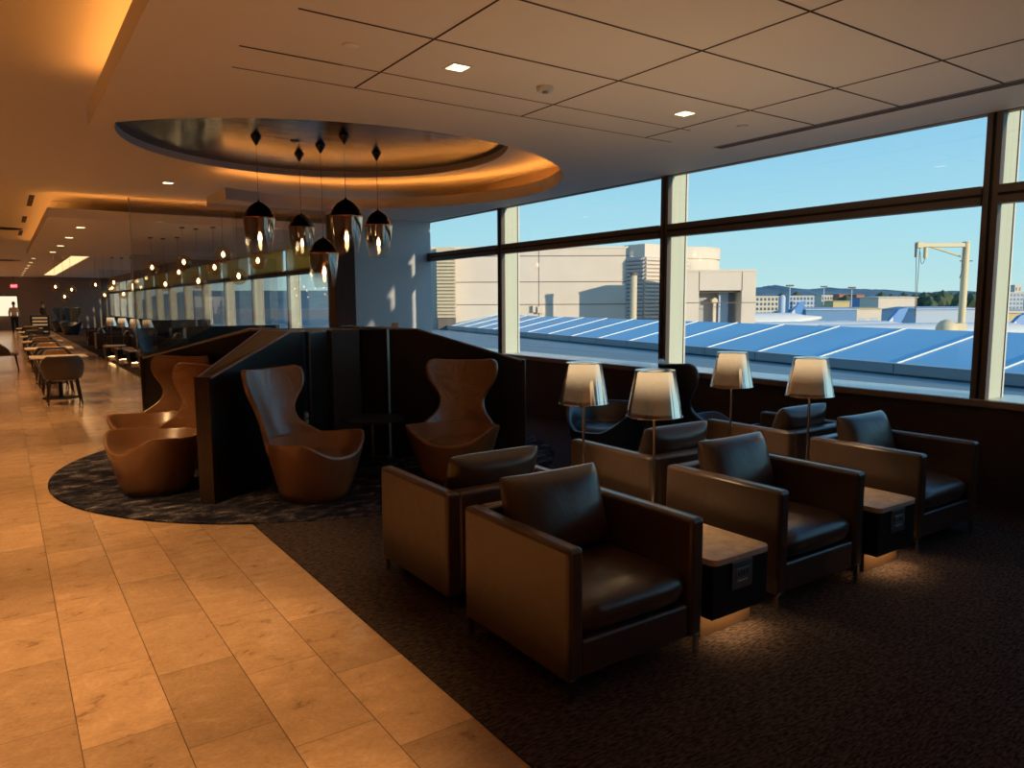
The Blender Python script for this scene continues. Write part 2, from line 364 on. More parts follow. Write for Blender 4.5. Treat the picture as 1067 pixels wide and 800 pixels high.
def tag(o, label=None, cat=None, group=None, kind=None):
    if label: o['label'] = label
    if cat: o['category'] = cat
    if group: o['group'] = group
    if kind: o['kind'] = kind
    return o
def thing(name, label, cat, loc=(0, 0, 0), rz=0, group=None):
    o = bpy.data.objects.new(name, None); col.objects.link(o); o.empty_display_size = .1
    o.location = loc; o.rotation_euler = (0, 0, rz)
    return tag(o, label, cat, group)
def dup(root, label, loc, rz=0, group=None, mats=None):
    def cp(o, parent):
        c = o.copy(); col.objects.link(c); c.parent = parent
        if mats and o.type == 'MESH' and o.data.materials and o.data.materials[0].name in mats:
            c.data = o.data.copy(); c.data.materials[0] = mats[o.data.materials[0].name]
        for ch in [q for q in KIDS.get(o.name, [])]: cp(ch, c)
        return c
    KIDS = {}
    for q in list(col.objects):
        if q.parent is not None: KIDS.setdefault(q.parent.name, []).append(q)
    r = cp(root, None); r.location = loc; r.rotation_euler = (0, 0, rz)
    if label: r['label'] = label
    if group: r['group'] = group
    return r
def struct(o, label=None, cat=None): return tag(o, label, cat, None, 'structure')
def face(fx, fy): return atan2(fy, fx) + pi / 2      # local front is -Y

# ------------------------------------------------------------------ room shell
WX = 6.20                                              # window plane
Y0, Y1 = -3.0, 60.0
struct(MB().box(-8, WX + .05, Y0, Y1, -.15, 0).build('floor', M['tile']), 'warm travertine floor tiles laid along the corridor', 'floor')
# carpet, flush strip edge
struct(MB().prism([(1.404, Y0), (WX, Y0), (WX, Y1), (2.42, Y1), (2.42, 7.6), (1.404, 7.6)], 0.0005, .006).build('floor_carpet', M['carpet']), 'dark brown ribbed carpet under the brown armchairs', 'carpet')
RUG = (2.70, 7.46, 2.47)
rug = MB().lathe([(RUG[2], .0062), (RUG[2], .013), (RUG[2] - .01, .015)], 96, RUG[0], RUG[1]).build('round_rug', M['rug'])
tag(rug, 'large round mottled dark blue and brown rug under the black booth', 'rug')

# ceilings: high ceiling (3.40), lower soffits (3.00-3.15)
ZH, ZS, ZT = 3.40, 3.00, 3.15
DC = (3.178 * 1.0, 8.391 * 1.0); DR = 2.125
NDISC = 72
def circ(c, r, n, a0=0, a1=2 * pi, end=False):
    return [(c[0] + r * cos(a0 + (a1 - a0) * i / (n - (1 if end else 0))), c[1] + r * sin(a0 + (a1 - a0) * i / (n - (1 if end else 0)))) for i in range(n)]
# high ceiling with the round hole: ring of quads out to a square, then strips
mb = MB(); bm = mb.bm
hole = circ(DC, DR, NDISC)
sq = []
for (x, y) in hole:
    dx, dy = x - DC[0], y - DC[1]; k = 2.6 / max(abs(dx), abs(dy)); sq.append((DC[0] + dx * k, DC[1] + dy * k))
for i in range(NDISC):
    j = (i + 1) % NDISC
    mb.quad((*hole[i], ZH), (*sq[i], ZH), (*sq[j], ZH), (*hole[j], ZH))
xa, xb, ya, yb = DC[0] - 2.6, DC[0] + 2.6, DC[1] - 2.6, DC[1] + 2.6
for (p, q, r, s_) in ((-8, xa, Y0, Y1), (xb, WX + .4, Y0, Y1), (xa, xb, Y0, ya), (xa, xb, yb, Y1)):
    mb.quad((p, r, ZH), (p, s_, ZH), (q, s_, ZH), (q, r, ZH))
bmesh.ops.remove_doubles(bm, verts=bm.verts, dist=1e-4)
struct(mb.build('ceiling', M['ceilwhite']), 'upper warm painted ceiling above the corridor', 'ceiling')
# recess wall and dark polished dome plate
rw = MB().loft([[(*p, ZH) for p in hole], [(*p, ZH + .09) for p in hole]], False, False)
struct(rw.build('ceiling_recess_rim', M['ceilwhite'], smooth=True), 'painted rim around the round dark ceiling recess', 'ceiling')
struct(MB().prism(circ(DC, DR + .02, NDISC), ZH + .085, ZH + .12).build('ceiling_recess_plate', M['domemetal']), 'dark polished round ceiling recess over the booth', 'ceiling')

def catmull(P, n=8, closed=False):
    out = []
    for i in range(len(P) - 1):
        p0 = Vector(P[max(i - 1, 0)]); p1 = Vector(P[i]); p2 = Vector(P[i + 1]); p3 = Vector(P[min(i + 2, len(P) - 1)])
        for k in range(n):
            t = k / n
            out.append(.5 * ((2 * p1) + (p2 - p0) * t + (2 * p0 - 5 * p1 + 4 * p2 - p3) * t * t + (3 * p1 - p0 - 3 * p2 + p3) * t ** 3))
    out.append(Vector(P[-1])); return [tuple(p) for p in out]
# opening outline in the lower ceiling: near arc (corner to right tip) and far arc
OC, OR_ = (3.03, 8.31), 2.82
a_c = atan2(6.79 - OC[1], .66 - OC[0])                       # corner
near = [(OC[0] + OR_ * cos(a), OC[1] + OR_ * sin(a)) for a in [a_c + (2 * pi - .22 - (a_c + 2 * pi)) * i / 26 for i in range(27)]]
tipx = near[-1]
far = catmull([tipx, (5.79, 8.30), (5.60, 9.05), (5.12, 9.85), (4.40, 10.50), (3.62, 10.72), (3.05, 10.62), (2.57, 10.44)], 6)
ring = near + far[1:]
poly = [(WX, 11.55), (2.57, 11.55)] + ring[::-1] + [(.66, Y0), (WX, Y0)]
def soffit(name, poly, label):
    mb = MB(); bm = mb.bm
    b = [bm.verts.new((x, y, ZS)) for x, y in poly]; t = [bm.verts.new((x, y, ZT)) for x, y in poly]
    for i in range(len(poly)):
        j = (i + 1) % len(poly); bm.faces.new((b[i], b[j], t[j], t[i]))
    for tri in tessellate_polygon([[Vector((x, y, 0)) for x, y in poly]]):
        bm.faces.new([b[i] for i in tri]); bm.faces.new([t[i] for i in tri])
    return struct(mb.build(name, M['ceilwhite'], fixn=True), label, 'ceiling')
soffit('ceiling_soffit', poly, 'lower panelled ceiling over the armchairs with a curved cut-out')
soffit('ceiling_soffit_far', [(.71, 14.1), (WX, 14.1), (WX, 25.0), (.69, 25.0)], 'lower ceiling slab further down the lounge')
# panel seams in the near soffit (thin dark grooves)
def lines(name, segs, w, mat, z=ZS, d=.004):
    mb = MB()
    for (x0, y0, x1, y1) in segs:
        v = Vector((x1 - x0, y1 - y0)).normalized(); nrm = Vector((-v.y, v.x)) * w / 2
        mb.prism([(x0 - nrm.x, y0 - nrm.y), (x0 + nrm.x, y0 + nrm.y), (x1 + nrm.x, y1 + nrm.y), (x1 - nrm.x, y1 - nrm.y)][::-1], z - d, z + .002)
    return struct(mb.build(name, mat, fixn=True))
k = 1.4 / 1.3
gx = [1.852 * k, 3.088 * k, 4.301 * k]; gy = [3.341 * k, 2.714 * k, 2.087 * k]; yE, yD, xS = 4.341 * k, 3.973 * k, 5.065 * k
xL = 1.22
segs = [(x, Y0, x, yE) for x in gx]
yy = gy[0]
while yy > Y0: segs.append((xL + .04 if yy > 3 else .9, yy, xS, yy)); yy -= (gy[0] - gy[1])
segs += [(xL - .06, yD, 1.75, yD)]
lines('ceiling_panel_joints', segs, .009, pmat('panel_joint_dark', (.06, .045, .035), .8))
lines('ceiling_panel_joints_faint', [(1.75, yD, 4.75, yD), (xL + .0, yE, 4.95, yE)], .006, pmat('faint_joint', (.25, .2, .16), .8))
struct(MB().box(xS - .02, xS + .10, Y0, 4.62, ZS - .003, ZS + .002).build('ceiling_slot_frame', pmat('brown_slot_trim', (.26, .20, .17), .6)), None, None)
struct(MB().box(xS + .012, xS + .026, Y0, 4.60, ZS - .006, ZS + .002).box(xS + .056, xS + .068, Y0, 4.60, ZS - .006, ZS + .002).build('ceiling_air_slot', M['darkslot']), None, None)

# cove LED strips lying on top of the soffits
def strip(name, pts, w, mat, off=0, z=ZT + .004):
    mb = MB(); n = len(pts); rows = []
    for i in range(n):
        a = Vector(pts[max(i - 1, 0)]); b = Vector(pts[min(i + 1, n - 1)]); t = (b - a).normalized(); nn = Vector((-t.y, t.x))
        p = Vector(pts[i]) + nn * off
        rows.append([(*(p - nn * w / 2), z), (*(p + nn * w / 2), z)])
    mb.grid(rows)
    o = mb.build(name, mat, fixn=False)
    return struct(o)
strip('trim_1', [(.66, Y0), (.66, 6.7)], .03, M['strip'], -.10)
strip('trim_2', near[3:-6], .02, emat('cove_led_soft', ORANGE, 2.0), -.10)
strip('trim_3', (near[-6:] + far[1:-1]), .03, M['strip'], -.10)
strip('trim_4', [(6.1, 14.25), (.85, 14.25)], .03, emat('cove_led_far', ORANGE, 12), 0)
strip('trim_5', [(.80, 14.3), (.80, 24.9)], .03, emat('cove_led_far_b', ORANGE, 8), 0)

# walls
struct(MB().box(-8.2, -8, Y0, Y1, 0, ZH + .1).build('wall_left', M['wallpaint']), 'far wall on the corridor side', 'wall')
struct(MB().box(-8.2, WX + .4, Y0 - .2, Y0, -.1, ZH + .1).build('wall_back', M['wallpaint']), 'wall behind the seating', 'wall')
struct(MB().box(-8.2, WX + .4, Y1, Y1 + .2, -.1, ZH + .1).build('wall_front', M['wallpaint']), 'brown end wall of the long corridor', 'wall')
# window wall: wainscot, sill, header
SZ = .80
struct(MB().box(WX, WX + .16, Y0, Y1, -.1, SZ - .02).build('wall_right', M['wainscot']), 'dark wood wainscot below the windows', 'wall')
struct(MB().box(WX + .0, WX + .5, Y0, Y1, SZ + .0, SZ + .037).build('trim_7', pmat('skylit_ledge_tone', (.62, .66, .68), .25)), 'window board with sky light put into its pale colour', 'ledge')  # pale top colour stands in for sky reflected on the brown sill
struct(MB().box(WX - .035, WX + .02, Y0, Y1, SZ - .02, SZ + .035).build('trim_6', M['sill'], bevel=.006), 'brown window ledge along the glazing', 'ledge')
struct(MB().box(WX + .02, WX + .10, Y0, Y1, ZS - .005, ZH + .3).build('wall_right_header', M['wallpaint']), None, None)
# unseen roof mass above the lounge, made tall to block the sun
struct(MB().box(-9, WX + .45, Y0 - 1, Y1 + 1, ZH + .35, 6.6).build('roof_sun_block', M['concrete']), None, None)
# windows
TZ = 2.39; PITCH = 3.34
mys = [2.60 + PITCH * i for i in range(-2, 18)]
mull_first = None
for i, my in enumerate(mys[:-1]):
    y0, y1 = my, mys[i + 1]
    if y1 > Y1: break
    w = bpy.data.objects.new('window_%d' % (i + 1), None); col.objects.link(w); w.location = (WX + .045, y0, SZ)
    struct(w, None, None)
    MB().box(-.004, .004, .05, PITCH - .05, .04, TZ - SZ - .06).build('lower_pane', M['glass'], w)
    MB().box(-.004, .004, .05, PITCH - .05, TZ - SZ + .06, ZS - SZ).build('upper_pane', M['glass'], w)
    MB().box(-.045, .02, -.055, -.012, .035, ZS - SZ).box(-.045, .02, .012, .055, .035, ZS - SZ).build('mullion', M['frame'], w)
    MB().box(-.03, .02, -.012, .012, .035, ZS - SZ).build('gasket', M['gasket'], w)
    MB().box(.022, .25, -.045, .045, .03, ZS - SZ + .2).build('exterior_fin', M['fin'], w)
    MB().box(.25, .262, -.048, .048, .03, ZS - SZ + .2).build('fin_gasket', M['gasket'], w)
    MB().box(.262, .285, -.05, .05, .03, ZS - SZ + .2).build('fin_edge', M['tailwhite'], w)
    MB().box(-.075, .02, .055, PITCH - .055, TZ - SZ - .07, TZ - SZ - .012).box(-.075, .02, .055, PITCH - .055, TZ - SZ + .012, TZ - SZ + .07).build('transom', M['frame'], w)
    MB().box(-.06, .02, .055, PITCH - .055, TZ - SZ - .012, TZ - SZ + .012).build('transom_gasket', M['gasket'], w)

# pale ribbed partition beside the window and dark column
struct(MB().box(4.60, WX + .035, 11.50, 11.512, 0, ZS).build('wall_partition', M['stripe']), 'pale blue ribbed partition beside the last window', 'wall')
struct(MB().box(4.34, 4.68, 11.15, 11.49, 0, ZS).build('column', pmat('brown_column', (.075, .036, .022), .75, var=.2, vscale=5, stretch=(8, 8, .5)), bevel=.01), 'dark brown square column rising behind the booth', 'column')

# ------------------------------------------------------------------ armchair (front = local -Y)
def cushion_mesh(w, h, t, nu=14, nv=12, pinch=.10, flat=.0):
    """pillow lying in XZ, thickness along Y"""
    mb = MB(); rings = []
    front, back = [], []
    for sgn, store in ((-1, front), (1, back)):
        for j in range(nv + 1):
            v = -1 + 2 * j / nv; row = []
            for i in range(nu + 1):
                u = -1 + 2 * i / nu
                th = (max(0, 1 - abs(u) ** 3.2) ** .5) * (max(0, 1 - abs(v) ** 3.2) ** .5)
                px = u * w / 2 * (1 - pinch * (1 - abs(v) ** 2) * .18)
                pz = v * h / 2 * (1 - pinch * (1 - abs(u) ** 2) * .25)
                row.append((px, sgn * t / 2 * th, pz))
            store.append(row)
    mb.grid(front); mb.grid([r[::-1] for r in back])
    bmesh.ops.remove_doubles(mb.bm, verts=mb.bm.verts, dist=1e-5)
    return mb
AW, AD, AH = .79, .79, .643
def make_armchair(label, loc, rz):
    t = thing('armchair', label, 'armchair', loc, rz, None)
    hw, hd = AW / 2, AD / 2
    for s in (-1, 1):
        x0, x1 = (-hw, -hw + .085) if s < 0 else (hw - .085, hw)
        a = MB().box(x0, x1, -hd, hd - .004, .095, AH).build('arm', M['leather'], t, bevel=.022, seg=4)
        xm = hw - .022 if s > 0 else -hw + .022
        xi = hw - .064 if s > 0 else -hw + .064
        MB().tube([(xm, -hd + .002, .12), (xm, -hd + .002, AH - .02), (xm, -hd + .02, AH - .001), (xm, hd - .03, AH - .001)], .003, 6).build('arm_seam', M['leather'], a)
        MB().tube([(xi, -hd + .002, .12), (xi, -hd + .002, AH - .02), (xi, -hd + .02, AH - .001), (xi, hd - .03, AH - .001)], .003, 6).build('arm_seam', M['leather'], a)
    MB().box(-hw + .08, hw - .08, hd - .095, hd - .002, .095, AH - .003).build('back_panel', M['leather'], t, bevel=.022, seg=4)
    MB().box(-hw + .083, hw - .083, -hd + .012, hd - .09, .095, .250).build('seat_base', M['leather'], t, bevel=.016)
    # seat cushion, crowned with a rounded front
    mb = MB(); rows = []
    sw, y0, y1 = hw - .092, -hd + .002, hd - .11
    for prof in range(13):
        pass
    nx = 12; cross = []
    prof = [(y1, .252), (y1, .36), (y1 - .03, .392), (.10, .408), (-.10, .412), (y0 + .14, .408), (y0 + .06, .397), (y0 + .018, .377), (y0 + .002, .345), (y0 + .006, .305), (y0 + .02, .272), (y0 + .04, .257), (0, .252)]
    rings = []
    for i in range(nx + 1):
        u = -1 + 2 * i / nx; e = max(0, 1 - abs(u) ** 6) ** .5
        ring_ = []
        for (y, z) in prof:
            zz = .33 + (z - .33) * (.78 + .22 * e); yv = y if y > -.1 else y + (1 - e) * .03
            ring_.append((u * sw, yv, zz))
        rings.append(ring_)
    mb.loft(rings)
    mb.build('seat_cushion', M['leather'], t, smooth=True, fixn=True, angle=60)
    p = cushion_mesh(.61, .43, .19).build('back_cushion', M['leather'], t, smooth=True, sub=1, fixn=True)
    p.location = (0, .185, .60); p.rotation_euler = (radians(-17), 0, 0)
    zip_ = MB().tube([(-.24, 0, -.222), (0, 0, -.218), (.24, 0, -.222)], .004, 6).build('seam', M['leather'], p)
    for sx in (-1, 1):
        for sy in (-1, 1):
            l = MB().box(sx * (hw - .03) - .012, sx * (hw - .03) + .012, sy * (hd - .014) - .009, sy * (hd - .014) + .009, 0.006, .10)
            l.box(sx * (hw - .03) - .012, sx * (hw - .03) + .012, min(sy * (hd - .014), sy * (hd - .16)), max(sy * (hd - .014), sy * (hd - .16)), .086, .096)
            l.build('leg', M['chrome'], t, bevel=.002, seg=2)
    return t
GC = 'brown leather armchairs in two back-to-back rows'
A = make_armchair('nearest brown leather armchair, at the front corner of the front row, next to the tiles', (2.135, 2.535, 0), 0); A['group'] = GC
dup(A, 'middle brown armchair of the front row, between the two marble side tables', (3.565, 2.60, 0), 0, GC)
dup(A, 'brown armchair at the window end of the front row, beside the dark wainscot', (5.045, 2.635, 0), 0, GC)
dup(A, 'brown armchair turned away, back to back with the nearest armchair', (2.17, 3.545, 0), pi, GC)
dup(A, 'brown armchair turned away, behind the middle chair, between two slim lamp poles', (3.625, 3.56, 0), pi, GC)
dup(A, 'brown armchair turned away, behind the window end chair, under the ledge', (5.085, 3.60, 0), pi, GC)

# ------------------------------------------------------------------ side tables with lamps
def make_side_table(label, loc, rz):
    t = thing('side_table', label, 'side table', loc, rz)
    w, d = .42, .80
    # rounded marble top
    r = .045; pl = []
    for cx, cy, a in ((w / 2 - r, -d / 2 + r, -pi / 2), (w / 2 - r, d / 2 - r, 0), (-w / 2 + r, d / 2 - r, pi / 2), (-w / 2 + r, -d / 2 + r, pi)):
        for i in range(6): pl.append((cx + r * cos(a + i * pi / 10), cy + r * sin(a + i * pi / 10)))
    MB().prism(pl, .385, .418).build('marble_top', M['marble'], t, bevel=.006, seg=2)
    b = MB().box(-w / 2 + .008, w / 2 - .008, -d / 2 + .012, d / 2 - .012, .125, .385).build('cabinet_body', M['black'], t, bevel=.005, seg=2)
    MB().box(-w / 2 + .03, w / 2 - .02, -d / 2 + .10, d / 2 - .10, .007, .125).build('plinth', M['plinth'], t)
    o = MB().box(-.075, .075, -d / 2 + .004, -d / 2 + .013, .245, .38).build('outlet_plate', M['steel'], t, bevel=.002, seg=1)
    MB().box(-.045, .045, -d / 2 + .001, -d / 2 + .005, .300, .345).build('socket', M['greyplate'], o)
    MB().box(-.035, .035, -d / 2 - .000, -d / 2 + .005, .282, .286).build('socket_rim', M['whiteplastic'], o)
    for i in range(4): MB().box(-.035 + i * .02, -.029 + i * .02, -d / 2 - .001, -d / 2 + .004, .31, .335).build('socket_slot', M['darkslot'], o)
    MB().box(-w / 2 + .05, w / 2 - .03, -d / 2 + .04, -d / 2 + .06, .118, .1235).build('under_light', M['strip_warm'], t)
    return t
GT = 'black side tables with marble tops'
T1 = make_side_table('black side table with beige marble top, between the nearest and the middle front armchairs', (2.815, 2.545, 0), 0); T1['group'] = GT
dup(T1, 'black side table with beige marble top, between the middle and the window end front armchairs', (4.265, 2.565, 0), 0, GT)
dup(T1, 'marble topped side table hidden behind the nearest armchairs', (2.90, 3.56, 0), pi, GT)
dup(T1, 'marble topped side table in the back row, under the lamp by the window ledge', (4.35, 3.58, 0), pi, GT)

def make_lamp(label, loc):
    t = thing('table_lamp', label, 'lamp', loc)
    MB().lathe([(.075, .0), (.075, .010), (.068, .016), (.012, .020)], 32).build('base', M['chrome'], t, smooth=True)
    MB().lathe([(.0085, .018), (.0085, .60)], 12).build('pole', M['chrome'], t, smooth=True)
    sh = MB().lathe([(.153, .0), (.108, .252)], 48, cap0=False, cap1=False).build('shade', M['lampshade'], t, smooth=True, loc=(0, 0, .560))
    MB().lathe([(.154, -.002), (.1545, .003), (.152, .004), (.151, 0)], 48, cap0=False, cap1=False).build('shade_rim', M['chrome'], sh, smooth=True)
    MB().lathe([(.105, .250), (.1085, .2535), (.100, .2535), (.052, .251), (.052, .248), (.100, .248)], 48, cap0=False, cap1=False).build('top_ring', M['chrome'], sh, smooth=True)
    MB().lathe([(.125, .02), (.094, .235), (.086, .242)], 40, cap0=False).build('diffuser', M['diffuser'], t, smooth=True, loc=(0, 0, .560))
    return t
GL = 'slim chrome table lamps with mirrored clear shades'
L1 = make_lamp('chrome lamp with glowing mirrored shade, second from left, rising behind the nearest armchair', (2.905, 2.83, .4185)); L1['group'] = GL
dup(L1, 'chrome lamp with glowing mirrored shade, on the front table beside the window end armchair', (4.355, 2.84, .4185), 0, GL)
dup(L1, 'leftmost chrome lamp, its mirrored shade just right of the booth end', (2.925, 3.45, .4185), 0, GL)
dup(L1, 'chrome lamp against the window ledge, third from left', (4.375, 3.49, .4185), 0, GL)

# ------------------------------------------------------------------ egg chairs (front = local -Y)
def make_egg(label, loc, rz, lea='cognac'):
    t = thing('lounge_chair', label, 'lounge chair', loc, rz)
    n = 56
    def rim(th):                               # th: 0 = front
        a = abs((th + pi) % (2 * pi) - pi) * 180 / pi
        h = .375 + .150 * exp(-((min(a, 62) - 62) / 27) ** 2) - (.03 * min(1, max(0, (a - 62) / 40)))
        R = .375 if a < 90 else .375 - .03 * (a - 90) / 90
        R += .085 * exp(-((a - 60) / 30) ** 2)
        return R, h
    def ringpts(f, zf, cyf):
        out = []
        for i in range(n):
            th = 2 * pi * i / n; R, h = rim(th)
            r = f(R, h, th); out.append((r * sin(th), -r * cos(th) + cyf(h), zf(h)))
        return out
    rings = []
    rings.append(ringpts(lambda R, h, th: .262, lambda h: .025, lambda h: 0))
    for q in (.15, .35, .6, .82, .95):
        rings.append(ringpts(lambda R, h, th, q=q: .265 + (R - .265) * (q ** .85), lambda h, q=q: .025 + (h - .025) * q, lambda h, q=q: .03 * q))
    rings.append(ringpts(lambda R, h, th: R - .004, lambda h: h + .004, lambda h: .03))
    rings.append(ringpts(lambda R, h, th: R - .022, lambda h: h + .008, lambda h: .03))
    rings.append(ringpts(lambda R, h, th: R - .042, lambda h: h - .006, lambda h: .03))
    rings.append(ringpts(lambda R, h, th: R * .78, lambda h: .335 + (h - .335) * .38, lambda h: .03))
    rings.append(ringpts(lambda R, h, th: R * .55, lambda h: .322 + (h - .322) * .10, lambda h: .02))
    rings.append(ringpts(lambda R, h, th: R * .25, lambda h: .318, lambda h: .02))
    MB().loft(rings).build('seat_shell', M['cognac_shell'], t, smooth=True, angle=80)
    # winged backrest
    prof = [(.24, .20, .04), (.34, .26, .02), (.42, .325, 0), (.47, .338, 0), (.51, .318, 0), (.55, .272, 0), (.60, .228, 0), (.66, .208, 0), (.73, .222, 0), (.79, .260, 0), (.85, .304, 0), (.91, .334, 0), (.97, .346, 0), (1.01, .342, 0), (1.04, .322, 0), (1.055, .285, 0)]
    rows = []; nu = 24
    for (z, w, off) in prof:
        yb = .315 + (z - .24) * .28 - off
        row = []
        for i in range(nu + 1):
            u = -1 + 2 * i / nu; x = u * w
            wrap = (1.9 if z < .55 else 1.9 - min(1, (z - .55) / .2) * .65) * x * x
            row.append((x, yb - wrap, z + (.02 * u * u if z > 1.0 else 0)))
        rows.append(row)
    MB().grid(rows).build('winged_backrest', M[lea], t, solid=.045, soff=0, sub=2, smooth=True)
    # loose seat pad lying in the bowl
    pr = []
    for j, (f, z) in enumerate(((.02, .372), (.45, .370), (.75, .364), (.92, .352), (1.0, .335), (.9, .322), (.3, .32))):
        pr.append([(.275 * f * sin(2 * pi * i / 36), -.285 * f * cos(2 * pi * i / 36) + .02, z + .02 * (1 - f) * 0 + (.018 * sin(2 * pi * i / 36) ** 2 if f > .6 else 0)) for i in range(36)])
    MB().loft(pr).build('seat_pad', M[lea], t, smooth=True, fixn=True, angle=80)
    MB().lathe([(.245, .0), (.255, .004), (.255, .026), (.24, .028)], 40).build('swivel_base', M['steel'], t, smooth=True, loc=(0, 0, .015))
    return t
GE = 'winged cognac leather lounge chairs around the booth'
E3 = make_egg('cognac winged lounge chair with blue sheen, just right of the booth end post', (2.03, 5.80, 0), face(.50, -.87)); E3['group'] = GE
dup(E3, 'cognac winged lounge chair facing the armchairs, before the sloping booth panel beside the window', (3.28, 5.66, 0), face(-.66, -.75), GE)
dup(E3, 'cognac winged lounge chair seen from the side, just left of the booth end post', (1.0, 6.80, 0), face(-.948, -.316), GE)
dup(E3, 'cognac winged lounge chair facing the corridor, behind another at the far booth panel', (1.18, 7.90, 0), face(-.756, -.654), GE)
dup(E3, 'dark winged chair near the window, only its headrest showing behind a lamp shade', (5.43, 4.49, -.009), face(.93, -.37), None,
    {'cognac_leather': M['navy'], 'cognac_shell_leather': M['navy']})

# round side tables
def make_round_table(label, loc):
    t = thing('round_table', label, 'table', loc)
    MB().lathe([(.01, .515), (.29, .515), (.298, .510), (.298, .500), (.285, .496)], 48).build('table_top', M['blackveneer'], t, smooth=True)
    MB().lathe([(.016, .02), (.016, .5)], 16).build('pole', M['chrome'], t, smooth=True)
    MB().lathe([(.17, .0), (.17, .010), (.03, .024)], 36).build('foot_disc', M['black'], t, smooth=True)
    return t
R1 = make_round_table('small round black table between the two lounge chairs in front of the booth', (2.80, 6.36, .0155))

def make_tub(label, loc, rz):
    t = thing('tub_chair', label, 'lounge chair', loc, rz); n = 48
    def rim(th):
        a = abs((th + pi) % (2 * pi) - pi) * 180 / pi
        return .40 - .02 * (1 if a > 120 else a / 120), .40 + .215 * (0 if a < 20 else min(1, (a - 20) / 50) ** 1.2)
    rings = []
    def rp(fr, fz): return [((lambda R, h: (fr(R) * sin(2 * pi * i / n), -fr(R) * cos(2 * pi * i / n), fz(h)))(*rim(2 * pi * i / n))) for i in range(n)]
    for q in (0, .3, .6, .9): rings.append(rp(lambda R, q=q: .24 + (R - .24) * q ** .6, lambda h, q=q: .03 + (h - .03) * q))
    rings += [rp(lambda R: R, lambda h: h), rp(lambda R: R - .02, lambda h: h + .006), rp(lambda R: R - .045, lambda h: h - .01), rp(lambda R: R * .82, lambda h: .36 + (h - .36) * .35), rp(lambda R: R * .7, lambda h: .35), rp(lambda R: R * .2, lambda h: .345)]
    MB().loft(rings).build('tub_shell', M['navy'], t, smooth=True, angle=80)
    MB().loft([[(.27 * f * sin(2 * pi * i / 32), -.29 * f * cos(2 * pi * i / 32) - .02, z + (.03 * sin(2 * pi * i / 32) ** 2 if .5 < f else 0)) for i in range(32)] for f, z in ((.3, .36), (.9, .362), (1, .385), (.9, .41), (.5, .425), (.05, .43))]).build('seat_pad', M['navy'], t, smooth=True, fixn=True, angle=80)
    MB().lathe([(.23, 0), (.235, .028)], 36).build('swivel_base', M['steel'], t, smooth=True, loc=(0, 0, .002))
    return t
make_tub('low dark blue tub chair with loose seat pad, behind the lamp shades', (4.71, 5.22, .0065), face(-.94, -.33))


# ------------------------------------------------------------------ booth partition
bo = thing('booth_partition', 'black pinwheel booth partition with sloping wings on the round rug', 'partition', (2.78, 7.5, .0155))
BC = Vector((2.78, 7.5)); ZB = .0155
zt_hi, zt_lo = 1.335 - ZB, 1.02 - ZB
def loc2(p): return (p[0] - BC.x, p[1] - BC.y)
# wings: outline [end_a, end_b, inner_b, knee_b, knee_a, inner_a]  (a/b = the two faces)
def wing(name, ea, eb, kb, ib, ia, ka, mat, flip=False):
    poly = [loc2(p) for p in (ea, eb, kb, ib, ia, ka)]
    zt = [zt_lo, zt_lo, zt_hi, zt_hi, zt_hi, zt_hi]
    area = sum(poly[i][0] * poly[(i + 1) % 6][1] - poly[(i + 1) % 6][0] * poly[i][1] for i in range(6))
    if area < 0: poly = poly[::-1]; zt = zt[::-1]
    w = MB().prism(poly, 0, zt)
    bmesh.ops.triangulate(w.bm, faces=[f for f in w.bm.faces if len(f.verts) > 4])
    o = w.build(name, mat, bo)
    # trims along the two sloping top edges
    for e, k, i_ in ((ea, ka, ia), (eb, kb, ib)):
        pts = [(*loc2(e), zt_lo), (*loc2(k), zt_hi), (*loc2(i_), zt_hi)]
        MB().tube(pts, .011, 6).build('edge_trim', M['steel'] if False else M['greyplate'], o)
    # walnut end post
    pa, pb = Vector(loc2(ea)), Vector(loc2(eb)); d = (pb - pa).normalized(); outw = (pa + pb) / 2; outw = outw.normalized()
    a, b = pa - d * .006, pb + d * .006
    q = [a, b, b + outw * .03, a + outw * .03]
    ar = sum(q[i].x * q[(i + 1) % 4].y - q[(i + 1) % 4].x * q[i].y for i in range(4))
    if ar < 0: q = q[::-1]
    MB().prism([(v.x, v.y) for v in q], 0, zt_lo + .012).build('end_post', M['postbrown'], o)
    # brown capping between the two trims
    capb = [(*loc2(p), z + .004) for p, z in ((ea, zt_lo), (eb, zt_lo), (kb, zt_hi), (ka, zt_hi))]
    capt = [(*loc2(p), zt_hi + .004) for p in (ka, kb, ib, ia)]
    cb = MB(); cb.quad(*capb); cb.quad(*capt)
    bmesh.ops.recalc_face_normals(cb.bm, faces=cb.bm.faces)
    cb.build('top_cap', M['capbrown'], o)
    return o
mir = lambda p, sx, sy: (BC.x + sx * (p[0] - BC.x), BC.y + sy * (p[1] - BC.y))
base = dict(ea=(1.31, 6.06), eb=(1.23, 6.14), kb=(2.10, 7.42), ib=(2.24, 7.60), ia=(2.38, 6.97), ka=(2.20, 6.82))
# near-left wing
wing('wing_panel', base['ea'], base['eb'], base['kb'], (2.40, 7.46), base['ia'], base['ka'], M['blackveneer'])
# near-right wing
wing('wing_panel', (4.25, 5.97), (4.32, 6.05), (3.50, 7.35), (3.2, 7.46), (3.24, 6.94), (3.47, 6.72), M['black'])
# far-left wing
wing('wing_panel', mir((1.31, 6.06), 1, -1), mir((1.23, 6.14), 1, -1), (2.05, 7.62), (2.40, 7.54), mir((2.38, 6.97), 1, -1), mir((2.20, 6.82), 1, -1), M['black'])
# far-right wing
wing('wing_panel', mir((1.31, 6.06), -1, -1), mir((1.23, 6.14), -1, -1), (3.50, 7.62), (3.2, 7.54), mir((2.38, 6.97), -1, -1), mir((2.20, 6.82), -1, -1), M['black'])
